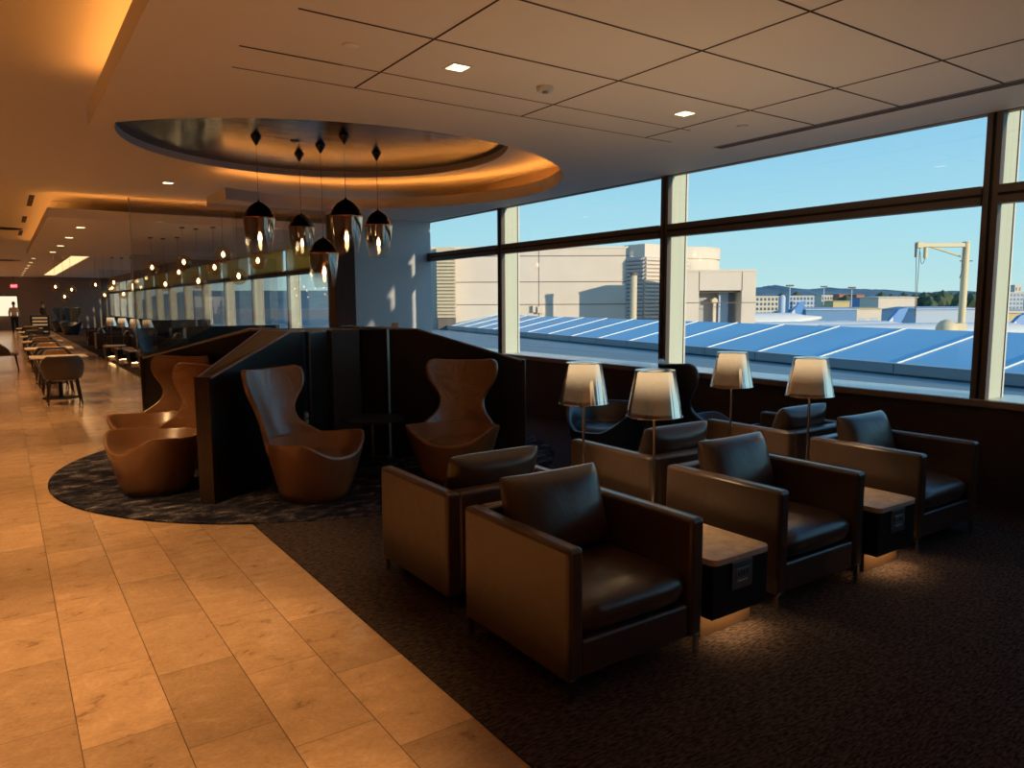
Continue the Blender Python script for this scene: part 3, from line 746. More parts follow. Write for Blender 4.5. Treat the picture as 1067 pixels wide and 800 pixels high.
# core with upholstered facets facing the front bay
core = [(2.36, 6.95), (2.42, 6.985), (2.68, 7.20), (2.72, 7.18), (3.04, 7.18), (3.24, 6.94), (3.3, 7.5), (3.22, 8.04), (2.34, 8.04), (2.28, 7.5)]
cw = MB().prism([loc2(p) for p in core], 0, zt_hi - .006); cw.build('core_panel', M['black'], bo)
def pad(p, q, th, z0, z1, mat, nm='upholstered_pad'):
    p, q = Vector(loc2(p)), Vector(loc2(q)); d = (q - p).normalized(); nn = Vector((d.y, -d.x))
    c = (p + q) / 2; L = (q - p).length
    o = MB().box(-L / 2, L / 2, -th, .01, z0, z1).build(nm, mat, bo, bevel=.018, seg=3)
    o.location = (c.x, c.y, 0); o.rotation_euler = (0, 0, atan2(d.y, d.x)); return o
pad((2.40, 6.975), (2.67, 7.195), .035, .02, zt_hi - .004, M['blackpad'])
pad((2.715, 7.175), (3.035, 7.175), .03, .02, zt_hi - .004, pmat('charcoal_panel', (.03, .029, .029), .4))
MB().box(-.012, .012, -.012, .012, 0, zt_hi).build('corner_trim', M['steel'], bo, loc=(*loc2((3.235, 6.915)), 0))
# wall plate on the near-left wing, small sign on the cap
pl = MB().box(-.045, .045, -.012, .0, -.07, .07).build('wall_plate', M['greyplate'], bo, bevel=.003, seg=1)
dv = Vector((.89, .76)).normalized(); pp = Vector((1.31, 6.06)) + Vector((2.20 - 1.31, 6.82 - 6.06)).normalized() * 1.40
pl.location = (*loc2(pp), .47); pl.rotation_euler = (0, 0, atan2(.76, .89))
MB().box(-.022, .022, -.016, -.011, .012, .05).build('socket', M['whiteplastic'], pl); MB().box(-.022, .022, -.016, -.011, -.05, -.012).build('socket', M['whiteplastic'], pl)
tag(MB().box(-.035, .035, -.004, .004, 0, .065).box(-.03, .03, -.02, .02, 0, .004).build('table_sign', M['whiteplastic'], None, loc=(3.36, 7.0, ZB + zt_hi - .002)), 'tiny white sign standing on the flat top of the booth', 'sign')
bpy.data.objects['table_sign'].rotation_euler = (0, 0, -.5)
# smoked glass screen behind the booth
gs = thing('glass_screen', 'tall smoked glass screen rising behind the left end of the booth', 'glass screen', (1.20, 8.97, 0))
MB().box(.005, 2.2, -.006, .006, 1.05, 2.74).build('glass_pane', M['screen'], gs)
MB().box(-.004, .004, -.008, .008, 1.05, 2.74).build('polished_edge', M['fin'], gs)
MB().box(1.2, 2.2, -.02, .02, .02, 1.06).build('base_panel', M['black'], gs)

# ------------------------------------------------------------------ pendant lamps
def make_pendant(label, loc, cord_len):
    """origin at the underside of the dark recess; cap top hangs cord_len below"""
    t = thing('pendant_lamp', label, 'pendant lamp', loc)
    MB().lathe([(.062, 0.0), (.058, -.012), (.008, -.095), (.004, -.10)], 28).build('ceiling_canopy', M['pendantcap'], t, smooth=True)
    MB().lathe([(.0035, -cord_len), (.0035, -.09)], 8).build('cord', M['cord'], t)
    s = .178
    cap = MB().lathe([(.006, .02), (.012, .0), (.045, -.016), (.095, -.050), (.135, -.095), (.160, -.145), (s, -.185)], 40, cap1=False).build('cap', M['pendantcap'], t, smooth=True, loc=(0, 0, -cord_len))
    MB().lathe([(s + .001, -.183), (s + .004, -.190), (s + .001, -.200), (s - .004, -.200)], 40, cap0=False, cap1=False).build('copper_band', M['copper'], cap, smooth=True)
    g = MB().lathe([(s, -.195), (s - .004, -.24), (.162, -.36), (.140, -.48), (.118, -.575), (.112, -.590), (.10, -.594)], 40, cap0=False, cap1=False)
    g.build('glass_shade', M['pendantglass'], t, smooth=True, loc=(0, 0, -cord_len))
    sk = MB().lathe([(.02, -.19), (.022, -.33), (.018, -.345)], 16).build('lamp_holder', M['copper'], t, smooth=True, loc=(0, 0, -cord_len))
    MB().lathe([(.012, -.345), (.020, -.385), (.023, -.42), (.015, -.447), (.003, -.455)], 20).build('bulb', M['bulb'], sk, smooth=True)
    return t
GP = 'acorn shaped glass pendants under the dark ceiling recess'
zd = ZH + .085
KS = (zd - 1.6) / 1.83
PD = [((2.44, 8.49), 2.73, 1.0, 'leftmost acorn glass pendant with black cap and glowing bulb'),
      ((3.15, 9.16), 2.71, .92, 'small acorn pendant with black cap, second from the left of the cluster'),
      ((3.19, 8.53), 2.37, 1.0, 'lowest hanging acorn pendant with black cap, in the middle of the cluster'),
      ((3.23, 7.91), 2.75, 1.06, 'largest acorn pendant with black cap, hanging before the dark column'),
      ((3.92, 8.58), 2.74, 1.0, 'rightmost acorn glass pendant with black cap, before the pale ribbed partition')]
for (xy, ztop, sc_, lab) in PD:
    # depth scales with the height of the recess plate
    zt_ = 1.6 + (ztop - 1.6) * KS
    p = make_pendant(lab, (xy[0] * KS * .996, xy[1] * KS * .996, zd), zd - zt_); p['group'] = GP
    for ch in p.children:
        if ch.name.startswith(('cap', 'glass_shade', 'lamp_holder')): ch.scale = (sc_, sc_, sc_)

# ------------------------------------------------------------------ ceiling fittings
def make_downlight(label, loc, size=.11, mat='downlight', rz=0):
    t = thing('recessed_downlight', label, 'downlight', loc, rz)
    h = size / 2
    MB().box(-h - .015, h + .015, -h - .015, -h, -.004, .001).box(-h - .015, h + .015, h, h + .015, -.004, .001).box(-h - .015, -h, -h, h, -.004, .001).box(h, h + .015, -h, h, -.004, .001).build('trim_ring', M['ceilwhite'], t)
    MB().box(-h, h, -h, h, -.002, .0005).build('lens', M[mat], t)
    return t
D1 = make_downlight('square lit downlight in the panelled ceiling above the nearest chairs', (2.34, 3.94, ZS))
D1['group'] = 'recessed downlights'
dup(D1, 'square lit downlight in the panelled ceiling nearer the window', (4.30, 3.93, ZS), 0, 'recessed downlights')
D2 = make_downlight('small lit downlight between the dark recess and the corridor', (2.17, 12.15, ZH), .13, 'downlight'); D2['group'] = 'recessed downlights'
for k_, (px, py, lb) in enumerate(((84, 237, 'nearest lit downlight of the row in the far ceiling slab'), (72, 247.5, 'second lit downlight of the row in the far ceiling slab'), (63, 256, 'third lit downlight of the row in the far ceiling slab'), (55, 262.5, 'last lit downlight of the row at the far slab edge'))):
    p = atz(px, py, ZS); dup(D2, lb, (p.x, p.y, ZS), 0, 'recessed downlights')
pf = atz(35, 270, ZH)
for k_ in range(8):
    dup(D2, 'tiny lit downlight in the row running down the far corridor ceiling', (1.16, 34.5 + k_ * 3.2, ZH), 0, 'tiny far downlights')
def small_disc(name, label, cat, loc, r, h, mat='ceilwhite', group=None):
    t = MB().lathe([(r, 0), (r, -h * .6), (r * .8, -h)], 28).build(name, M[mat], None, smooth=True, loc=loc); return tag(t, label, cat, group)
sd = thing('smoke_detector', 'round white smoke detector on the panelled ceiling between two downlights', 'smoke detector', (3.02, 3.97, ZS))
MB().lathe([(.055, 0), (.055, -.02), (.045, -.032)], 28).build('housing', M['whiteplastic'], sd, smooth=True); MB().lathe([(.022, -.032), (.018, -.040)], 20).build('sensor_cap', M['greyplate'], sd, smooth=True)
small_disc('ceiling_sprinkler', 'flat round sprinkler cover in the ceiling, left of the first square downlight', 'sprinkler', (1.66, 3.94, ZS), .045, .012, group='sprinkler covers')
small_disc('ceiling_sprinkler', 'flat round sprinkler cover in the ceiling, right of the second square downlight', 'sprinkler', (4.98, 3.94, ZS), .045, .012, group='sprinkler covers')
small_disc('ceiling_sprinkler', 'small round sprinkler cover on the dark polished recess', 'sprinkler', (2.94, 8.68, zd), .05, .012, 'greyplate', 'sprinkler covers')
# slot vents beside the far slab
for k_, (x, y, l, lb) in enumerate(((.67, 15.5, 1.6, 'nearest dark slot vent along the far ceiling slab'), (.65, 18.9, 1.3, 'second dark slot vent along the far ceiling slab'), (.65, 22.5, 1.5, 'third dark slot vent along the far ceiling slab'))):
    tag(MB().box(-.03, .03, -l / 2, l / 2, -.006, .001).box(-.05, -.03, -l / 2 - .02, l / 2 + .02, -.003, .001).build('slot_vent', M['darkslot'], None, loc=(x - .12, y, ZH)), lb, 'vent', 'slot vents')
va = thing('air_vent', 'square ceiling vent lit by the cove at the slab corner', 'vent', (1.15, 15.6, ZH))
MB().box(-.3, .3, -.3, .3, -.02, .001).build('vent_frame', M['ceilwhite'], va, bevel=.005)
MB().box(-.22, .22, -.22, .22, -.024, -.018).build('vent_core', M['ceilwhite'], va)
for k_, (px, py, r, lb) in enumerate(((9, 238, .28, 'dark oval recess in the corridor ceiling, the nearer one'), (5, 271, .55, 'wide dark oval recess in the corridor ceiling, further away'))):
    p = atz(px, py, ZH); tag(MB().lathe([(r, -.02), (r * .98, -.03), (r * .9, -.012)], 32).build('ceiling_dome', M['darkslot'], None, loc=(p.x, p.y, ZH + .02)), lb, 'ceiling dome', 'dark ceiling domes')
p1, p2, p3, p4 = [atz(x, y, ZH) for x, y in ((74, 268), (93, 268), (31, 297), (40, 296))]
sl = thing('ceiling_light', 'long warm light slot in the ceiling beyond the far slab', 'ceiling light', (2.5, 31, ZH))
MB().box(-.30, .30, 0, 9.5, -.014, -.002).build('lit_panel', M['slotlight'], sl)
MB().box(-.30, .30, 9.9, 22, -.014, -.002).build('lit_panel', M['slotlight'], sl)
MB().box(-.34, -.30, 0, 22, -.05, -.002).box(.30, .34, 0, 22, -.05, -.002).build('slot_rim', M['ceilwhite'], sl)
# exit sign
ex = atz(14.5, 298.5, 3.0); ex = atd(14.5, 298, 46)
es = thing('exit_sign', 'red lit exit sign over the far end of the corridor', 'exit sign', (ex.x, ex.y, ex.z), 0)
MB().box(-.18, .18, -.03, .03, -.12, .12).build('sign_box', M['exitred'], es, bevel=.01)
MB().box(-.01, .01, -.01, .01, .12, ZH - ex.z).build('hanger', M['darkslot'], es)
fc_ = bpy.data.curves.new('exit_lettering', 'FONT'); fc_.body = 'EXIT'; fc_.size = .17; fc_.align_x = 'CENTER'; fc_.align_y = 'CENTER'; fc_.extrude = .004
fc_.materials.append(M['exitwhite'])
fo = bpy.data.objects.new('exit_lettering', fc_); col.objects.link(fo); bpy.context.view_layer.update()
me_ = bpy.data.meshes.new_from_object(fo.evaluated_get(bpy.context.evaluated_depsgraph_get())); bpy.data.objects.remove(fo)
fo = bpy.data.objects.new('lettering', me_); col.objects.link(fo); fo.parent = es; fo.location = (0, -.036, 0); fo.rotation_euler = (pi / 2, 0, 0)

# ------------------------------------------------------------------ dining row in the corridor
def make_dining_chair(label, loc, rz):
    t = thing('dining_chair', label, 'chair', loc, rz)
    # wrap-around shell
    rows_o = []; nu = 22
    for k_, (z, r, ang) in enumerate(((.40, .245, 118), (.46, .265, 116), (.54, .285, 108), (.62, .30, 88), (.70, .305, 66), (.76, .30, 54), (.79, .295, 44))):
        rows_o.append([(r * 1.02 * sin(radians(ang) * (-1 + 2 * i / nu)), r * cos(radians(ang) * (-1 + 2 * i / nu)) * .95 + .01 + (z - .4) * .12, z) for i in range(nu + 1)])
    MB().grid(rows_o).build('back_shell', M['taupe'], t, solid=.03, soff=0, sub=1, smooth=True)
    rows_i = [[(p[0] * .88, p[1] * .88 - .004, p[2] - .012) for p in r[3:-3]] for r in rows_o[1:]]
    MB().grid(rows_i).build('back_pad', M['tan'], t, solid=.02, soff=0, sub=1, smooth=True)
    pl = [(.235 * sin(a) * (1 if abs(sin(a)) < .9 else 1), -.245 * cos(a)) for a in [2 * pi * i / 28 for i in range(28)]]
    MB().loft([[(x * f, y * f, z) for x, y in pl] for f, z in ((.95, .38), (1, .40), (1, .445), (.93, .462), (.5, .468))]).build('seat', M['tan'], t, smooth=True, angle=70)
    for sx in (-1, 1):
        for sy in (-1, 1):
            MB().tube([(sx * .19, sy * .18, .40), (sx * .235, sy * .23 + (.03 if sy > 0 else 0), 0.004)], [.022, .012], 8).build('leg', M['darkwood'], t, smooth=True)
    return t
GD = 'dark dining chairs along the corridor tables'
X0 = .75
dc = make_dining_chair('nearest dark dining chair in the corridor, its back to us, before the first table', (X0, 13.95, 0), pi); dc['group'] = GD
def make_dining_table(label, loc):
    t = thing('dining_table', label, 'table', loc)
    MB().box(-.42, .42, -.36, .36, .70, .725).build('table_top', M['stonetop'], t, bevel=.01)
    MB().tube([(0, 0, .01), (0, 0, .70)], .035, 14).build('pedestal', M['black'], t, smooth=True)
    MB().lathe([(.28, .0), (.28, .012), (.05, .03)], 32).build('foot_disc', M['black'], t, smooth=True)
    return t
dt = make_dining_table('nearest cream topped table of the corridor row', (X0, 14.80, 0)); dt['group'] = 'cream topped corridor tables'
ordn = ['second', 'third', 'fourth', 'fifth', 'sixth']
dup(dc, 'tan lined dining chair facing us across the nearest corridor table', (X0, 15.62, 0), 0, GD)
yy = 14.80
for i in range(5):
    yy += 3.0 + i * .35
    dup(dt, ordn[i] + ' cream topped table of the corridor row, counted from the front', (X0 + .02 * i, yy, 0), 0, 'cream topped corridor tables')
    dup(dc, 'dark dining chair with its back to us at the %s corridor table' % ordn[i], (X0 + .02 * i, yy - .82, 0), pi, GD)
    dup(dc, 'tan lined dining chair facing us at the %s corridor table' % ordn[i], (X0 + .02 * i, yy + .82, 0), 0, GD)
# dark round table group at the left edge
rt_ = make_dining_table('dark table with a cream top at the left edge of the corridor', (-.95, 21.5, 0))
rt_.scale = (1.3, 1.3, 1.0)
dup(dc, 'dark chair at the left edge table, nearer us', (-.45, 20.35, 0), pi, None)
dup(dc, 'dark chair at the left edge table, beside the aisle', (.02, 21.5, 0), pi / 2, None)

# ------------------------------------------------------------------ lounge further down the window side
GF = 'brown armchairs in the far lounge'
for i, (x, y, rz, lb) in enumerate(((3.85, 22.6, -pi / 2, 'far lounge armchair beside the small white topped table, closest of the far row'), (3.55, 24.4, pi / 2, 'second armchair of the far row along the carpet edge'),
        (2.95, 25.6, -pi / 2, 'third armchair of the far row along the carpet edge'), (2.95, 28.6, pi / 2, 'fourth armchair of the far row along the carpet edge'), (2.95, 31.6, -pi / 2, 'last armchair of the far row along the carpet edge'),
        (4.6, 17.3, 0, 'far lounge armchair behind the glass screen, nearer the window'))):
    dup(A, lb, (x, y, .0015), rz, GF)
p = atz(141, 392, 0.006)
dup(E3, 'dark winged chair just behind the booth, by the carpet edge', (p.x + .55, p.y + .2, -.0095), face(.6, -.8), None, {'cognac_leather': M['navy'], 'cognac_shell_leather': M['navy']})
p = atz(119, 357, .55); p.x -= .12; p.y -= 1.1
ft = thing('small_table', 'small table with a white top and thin legs in the far lounge', 'table', (p.x, p.y, .006))
MB().lathe([(.01, .53), (.27, .53), (.27, .505)], 32).build('table_top', M['stonetop'], ft, smooth=True)
for k_ in range(4):
    MB().tube([(.2 * cos(k_ * pi / 2 + .8), .2 * sin(k_ * pi / 2 + .8), .505), (.22 * cos(k_ * pi / 2 + .8), .22 * sin(k_ * pi / 2 + .8), .0)], .012, 6).build('leg', M['darkslot'], ft)
for k_, (px, py, lb) in enumerate(((115, 331, 'leftmost far lamp seen past the glass screen'), (127, 331, 'second far lamp seen past the glass screen'), (140, 333, 'third far lamp seen past the glass screen'), (153, 335, 'rightmost far lamp seen through the glass screen'))):
    p = atd(px, py, 21.2 - k_ * 1.1)
    zt_ = p.z - .68
    dup(L1, lb, (p.x, p.y, .4185), 0, 'far lounge lamps')
    st = dup(T1, 'side table carrying the ' + lb.split(' lamp')[0] + ' lamp', (p.x, p.y, 0), 0, 'far lounge side tables')
for k_, (px, py) in enumerate(((58, 346), (68, 349))):
    p = atz(px, py, .006)
    dup(E3, ('dark high backed chair far down the carpet edge, left one', 'dark high backed chair far down the carpet edge, right one')[k_], (p.x + .3, p.y, -.0095), face(-.2, -1), None, {'cognac_leather': M['navy'], 'cognac_shell_leather': M['navy']}).scale = (1.25, 1.25, 1.35)
# further glass screens
for k_, (x, y, lb) in enumerate(((2.05, 19.0, 'second smoked glass screen further down the lounge'), (2.25, 27.5, 'third smoked glass screen far down the lounge'))):
    g2 = thing('glass_screen', lb, 'glass screen', (x, y, 0))
    MB().box(.45, 3.8, -.006, .006, 1.05, 2.74).build('glass_pane', M['screen'], g2)
    MB().box(.446, .454, -.008, .008, 1.05, 2.74).build('polished_edge', M['fin'], g2)
    MB().box(1.6, 3.8, -.02, .02, 0, 1.06).build('base_panel', M['black'], g2)
# globe pendant clusters
def make_globe(label, loc, drop):
    t = thing('globe_pendant', label, 'pendant lamp', loc)
    MB().lathe([(.05, 0), (.05, -.02), (.01, -.03)], 16).build('ceiling_canopy', M['pendantcap'], t, smooth=True)
    MB().lathe([(.004, -drop), (.004, -.02)], 6).build('cord', M['cord'], t)
    g = MB().lathe([(.02, .0)] + [(.14 * sin(a), -.14 + .14 * cos(a)) for a in [.3 + i * .27 for i in range(10)]] + [(.005, -.28)], 20).build('glass_globe', M['globe'], t, smooth=True, loc=(0, 0, -drop))
    MB().lathe([(.005, -.08), (.026, -.115), (.030, -.14), (.015, -.17), (.005, -.175)], 12).build('bulb', M['bulb'], g, smooth=True)
    return t
gp = None
CL = [((172, 284), 15.5, 'behind the left part of the glass screen'), ((207, 279), 13.5, 'behind the middle of the glass screen'), ((250, 272), 12.0, 'just left of the acorn pendants'),
      ((66, 302), 25.6, 'far down the corridor side'), ((108, 300), 24.8, 'over the far lounge'), ((128, 298), 22, 'over the far lounge, right of another cluster')]
for (px, py), D, where in CL:
    for (dx, dy, nm) in ((-.22, .1, 'left'), (.24, .0, 'right'), (.04, -.24, 'lowest')):
        q = atd(px, py, D); loc = (q.x + dx, q.y - dx * .7 + (.3 if nm == 'lowest' else 0), ZH if not (14.1 < q.y < 25) else ZS)
        drop = loc[2] - (q.z + dy + .14)
        lb = '%s amber globe pendant of the cluster %s' % (nm, where)
        g_ = make_globe(lb, loc, max(.1, drop)); g_['group'] = 'amber globe pendants'

# ------------------------------------------------------------------ far end: counter, glazing, trolley, people
eg = thing('bright_glazing', 'bright glazed opening at the far end of the corridor', 'glazing', (-.05, 57.5, .9))
MB().box(-1.2, .92, -.02, .02, .0, 1.25).build('lit_glass', M['screenlit'], eg)
MB().box(-1.25, .97, -.05, .03, 1.25, 1.32).box(.92, .99, -.05, .03, 0, 1.25).build('opening_frame', M['darkslot'], eg)
struct(MB().box(-6, 1.1, 57.55, 57.8, 0, ZH).box(1.1, 6.2, 57.55, 57.8, 0, ZH).build('wall_end_partition', M['wallpaint']), None, None)
tr_ = atz(35, 343, 0)
trl = thing('serving_trolley', 'black serving trolley with pale trays far down the corridor', 'trolley', (1.45, 41.5, 0))
MB().box(-.38, .38, -.28, .28, .08, 1.12).build('trolley_body', M['black'], trl, bevel=.02)
for k_ in range(3): MB().box(-.30, .30, -.31, -.27, .62 + k_ * .16, .70 + k_ * .16).build('tray', M['whiteplastic'], trl, bevel=.01)
for sx in (-.3, .3):
    for sy in (-.2, .2): MB().lathe([(.04, .0), (.05, .03), (.04, .09)], 12, sx, sy).build('caster', M['darkslot'], trl, smooth=True)

def skin_body(name, verts, edges, radii, mat, parent, sub=2, root=0):
    me = bpy.data.meshes.new(name); me.from_pydata(verts, edges, []); me.materials.append(mat)
    o = bpy.data.objects.new(name, me); col.objects.link(o); o.parent = parent
    md = o.modifiers.new('skin', 'SKIN'); sv = me.skin_vertices[0].data if me.skin_vertices else None
    if sv is None:
        bm = bmesh.new(); bm.from_mesh(me); bm.verts.layers.skin.verify(); bm.to_mesh(me); bm.free(); sv = me.skin_vertices[0].data
    for i, r in enumerate(radii):
        sv[i].radius = (r, r) if isinstance(r, (int, float)) else r
        sv[i].use_root = (i == root)
    md.use_smooth_shade = True
    s = o.modifiers.new('sub', 'SUBSURF'); s.levels = sub; s.render_levels = sub
    return o
def make_person(label, loc, rz, top, legs, armpose=0):
    t = thing('person', label, 'person', loc, rz)
    V = [(0, 0, .93), (0, .01, 1.12), (0, .01, 1.32), (0, .0, 1.44), (0, -.01, 1.52), (0, -.02, 1.60), (0, -.02, 1.70),
         (.17, .01, 1.40), (.23, .02, 1.14), (.22, -.10 - armpose, .95 + armpose), (.215, -.15 - armpose, .86 + armpose * 1.2), (-.17, .01, 1.40), (-.23, .02, 1.14), (-.22, -.10, .92), (-.215, -.13, .83),
         (.09, 0, .86), (.10, -.01, .48), (.10, .02, .09), (.11, -.11, .04), (-.09, 0, .86), (-.10, -.03, .48), (-.10, .03, .09), (-.11, -.10, .04)]
    Ed = [(0, 1), (1, 2), (2, 3), (3, 4), (4, 5), (5, 6), (2, 7), (7, 8), (8, 9), (9, 10), (2, 11), (11, 12), (12, 13), (13, 14), (0, 15), (15, 16), (16, 17), (17, 18), (0, 19), (19, 20), (20, 21), (21, 22)]
    R = [(.14, .10), (.13, .09), (.15, .10), (.07, .06), .05, (.072, .09), (.06, .075), .055, .042, .032, .036, .055, .042, .032, .036, .085, .06, .042, .035, .085, .06, .042, .035]
    body = skin_body('body', V, Ed, R, M['skin'], t)
    idx = [0, 1, 2, 3, 7, 8, 9, 11, 12, 13]; mp_ = {v: i for i, v in enumerate(idx)}
    ed = [(mp_[a], mp_[b]) for a, b in Ed if a in mp_ and b in mp_]
    grow = lambda r, k: tuple(x + k for x in r) if isinstance(r, tuple) else r + k
    skin_body('shirt', [V[i] for i in idx], ed, [grow(R[i], .018) for i in idx], top, t)
    idx2 = [0, 15, 16, 17, 19, 20, 21]; mp2 = {v: i for i, v in enumerate(idx2)}
    ed2 = [(mp2[a], mp2[b]) for a, b in Ed if a in mp2 and b in mp2]
    skin_body('trousers', [V[i] for i in idx2], ed2, [grow(R[i], .02) for i in idx2], legs, t)
    for sx in (-.105, .105):
        MB().loft([[(sx + .045 * cos(a), -.04 + .12 * sin(a), z) for a in [2 * pi * i / 14 for i in range(14)]] for z in (0.003, .06, .085)]).build('shoe', M['black'], t, smooth=True, angle=60)
    MB().loft([[(.082 * f * cos(a), -.012 + .10 * f * sin(a), z) for a in [2 * pi * i / 18 for i in range(18)]] for f, z in ((.9, 1.63), (1.0, 1.68), (.92, 1.74), (.6, 1.785), (.1, 1.80))]).build('hair', M['hair'], t, smooth=True, angle=80)
    for sx in (-1, 1):   # fingers, slightly curled, and thumb
        bx, by, bz = (.215, -.15 - armpose, .85 + armpose * 1.2) if sx > 0 else (-.215, -.13, .82)
        for f in range(4):
            MB().tube([(bx, by + .03 - .02 * f, bz), (bx, by + .025 - .02 * f, bz - .05), (bx - sx * .012, by + .02 - .02 * f, bz - .085 + abs(f - 1.5) * .008)], [.009, .009, .006], 6).build('finger', M['skin'], body, smooth=True)
        MB().tube([(bx, by - .03, bz + .01), (bx - sx * .01, by - .055, bz - .02), (bx - sx * .015, by - .06, bz - .05)], [.011, .010, .007], 6).build('thumb', M['skin'], body, smooth=True)
    MB().loft([[(.012 * f * cos(a), -.108 - d, z) if False else (.014 * f * cos(a), -.10 - d + .008 * sin(a), z) for a in [2 * pi * i / 8 for i in range(8)]] for f, d, z in ((.5, 0, 1.665), (.9, .014, 1.635), (.4, .0, 1.615))]).build('nose', M['skin'], body, smooth=True)
    for sx in (-1, 1):
        MB().loft([[(sx * (.079 + .008 * k_), .0 + .02 * cos(a), 1.64 + .032 * sin(a)) for a in [2 * pi * i / 10 for i in range(10)]] for k_ in (0, 1)]).build('ear', M['skin'], body, fixn=True)
        MB().loft([[(sx * .03 + .012 * cos(a), -.098 - .006 * k_, 1.655 + .006 * sin(a)) for a in [2 * pi * i / 10 for i in range(10)]] for k_ in (0, 1)]).build('eye', M['darkcloth'], body, fixn=True)
    MB().box(-.025, .025, -.106, -.094, 1.588, 1.596).build('mouth', M['redroof'], body)
    return t
pp = atd(15, 330, 42)
make_person('person in a cream shirt and dark trousers, back turned, walking away down the corridor', (pp.x, pp.y, 0), pi, M['shirt'], M['darkcloth'])
pp = atd(42, 330, 40)
make_person('person in black standing beside the serving trolley, reaching towards it', (pp.x + .15, pp.y, 0), pi / 2 + .4, M['darkcloth'], M['darkcloth'], .12)

# yellow translucent shades on the upper windows further along
for i, (my) in enumerate([m for m in mys if 14 < m < 45][:8]):
    s_ = tag(MB().box(-.006, .006, .10, PITCH - .25, 0, ZS - TZ - .07).box(-.02, .02, .10, PITCH - .25, -.03, 0).build('roller_blind', M['shade_fabric'], None, loc=(WX - .05, my, TZ + .07)),
             '%s yellow roller shade drawn over the upper windows beyond the partition' % ['first', 'second', 'third', 'fourth', 'fifth', 'sixth', 'seventh', 'eighth'][i], 'roller shade', 'yellow roller shades')

# ------------------------------------------------------------------ outside: adjoining roof
RP0 = Vector((15.7, 5.8, .2)); RU = Vector((4.1, 20.3, 0)).normalized(); RN = Vector((RU.y, -RU.x, 0))
RS, RWD = .22, 3.02
rroof = thing('metal_roof', 'low blue standing seam metal roof outside the windows', 'roof', RP0)
rroof.rotation_euler = (0, 0, atan2(RU.y, RU.x))        # local x along the eave, local -y up the slope
MB().loft([[(x, 0, 0), (x, -RWD, RS * RWD), (x, -RWD - .4, RS * RWD - .5), (x, -.1, -.5)] for x in (-14, 70)]).build('roof_sheet', M['roofblue'], rroof, fixn=True)
s0 = 2.77 - 2.2 * 7
for i in range(36):
    x = s0 + 2.2 * i
    if x > 69: break
    MB().loft([[(x - .026, .01, -.005), (x + .026, .01, -.005), (x + .02, .01, .03), (x - .02, .01, .03)], [(x - .026, -RWD, RS * RWD - .005), (x + .026, -RWD, RS * RWD - .005), (x + .02, -RWD, RS * RWD + .03), (x - .02, -RWD, RS * RWD + .03)]]).build('seam', M['seam'], rroof, fixn=True)
fa = MB().box(-14, 70, .0, .06, -.20, .012).build('fascia', M['fascia'], rroof)
MB().box(-14, 70, -.03, .07, .012, .03).build('eave_trim', M['seam'], fa)
for i in range(36):
    x = s0 + 2.2 * i
    if x > 69: break
    MB().box(x - .012, x + .012, .055, .065, -.20, .01).build('fascia_joint', M['joint'], fa)
struct(MB().prism([(WX + .5, -12), (12.2, -12), (30.5, 78), (WX + .5, 78)], -.45, -.05).build('flat_roof', M['flatroof']), 'grey flat roof strip between the windows and the blue metal roof', 'roof')
struct(MB().prism([(12.2, -12), (12.3, -12), (30.6, 78), (30.5, 78)], -.2, .02).build('flat_roof_edge', M['fascia']), None, None)

# ground and hills
struct(MB().box(12, 3000, -900, 2500, -7, -6).build('apron_ground', M['apron']), 'airport apron far outside', 'ground')
FH = Vector((sin(YAW), cos(YAW), 0)); RH = Vector((cos(YAW), -sin(YAW), 0))
def fpt(x, y, D):
    d = ray(x, y); return CAM + d * (D / d.dot(FH))
def frame_at(name, label, cat, xc, D, z=-6, group=None):
    p = fpt(xc, 315, D); return thing(name, label, cat, (p.x, p.y, z), -YAW, group)
class Loc:
    """pixel -> local x / z on the frontal plane of a thing at depth D"""
    def __init__(s, o, D): s.o = o; s.D = D
    def x(s, px, dd=0): return (fpt(px, 320, s.D + dd) - s.o.location).dot(RH)
    def z(s, py, px=600, dd=0): return (fpt(px, py, s.D + dd)).z - s.o.location.z
def hillstrip(name, D, pts, mat, depth, label):
    P = catmull([(a, b) for a, b in pts], 6); mb = MB(); rows = []
    rnd = random.Random(3)
    for (px, py) in P:
        q = fpt(px, py + rnd.uniform(-.5, .5), D); b = q + FH * (-depth)
        rows.append([(b.x, b.y, -6), (*(q.xy + (b.xy - q.xy) * .5), -6 + (q.z + 6) * .7), tuple(q), (*(q.xy + FH.xy * depth), -6)])
    mb.grid(rows); return struct(mb.build(name, mat, smooth=True, fixn=True), label, 'hills')
hillstrip('hills', 1500, [(200, 303), (420, 302), (560, 300), (700, 300), (760, 300), (790, 299), (805, 297), (818, 299), (840, 301), (860, 299.5), (885, 300.5), (905, 301.5), (925, 302), (950, 304.5), (975, 304), (1000, 303), (1015, 304), (1067, 304), (1160, 303), (1300, 304)], M['hill'], 300, 'dark wooded hills along the horizon')

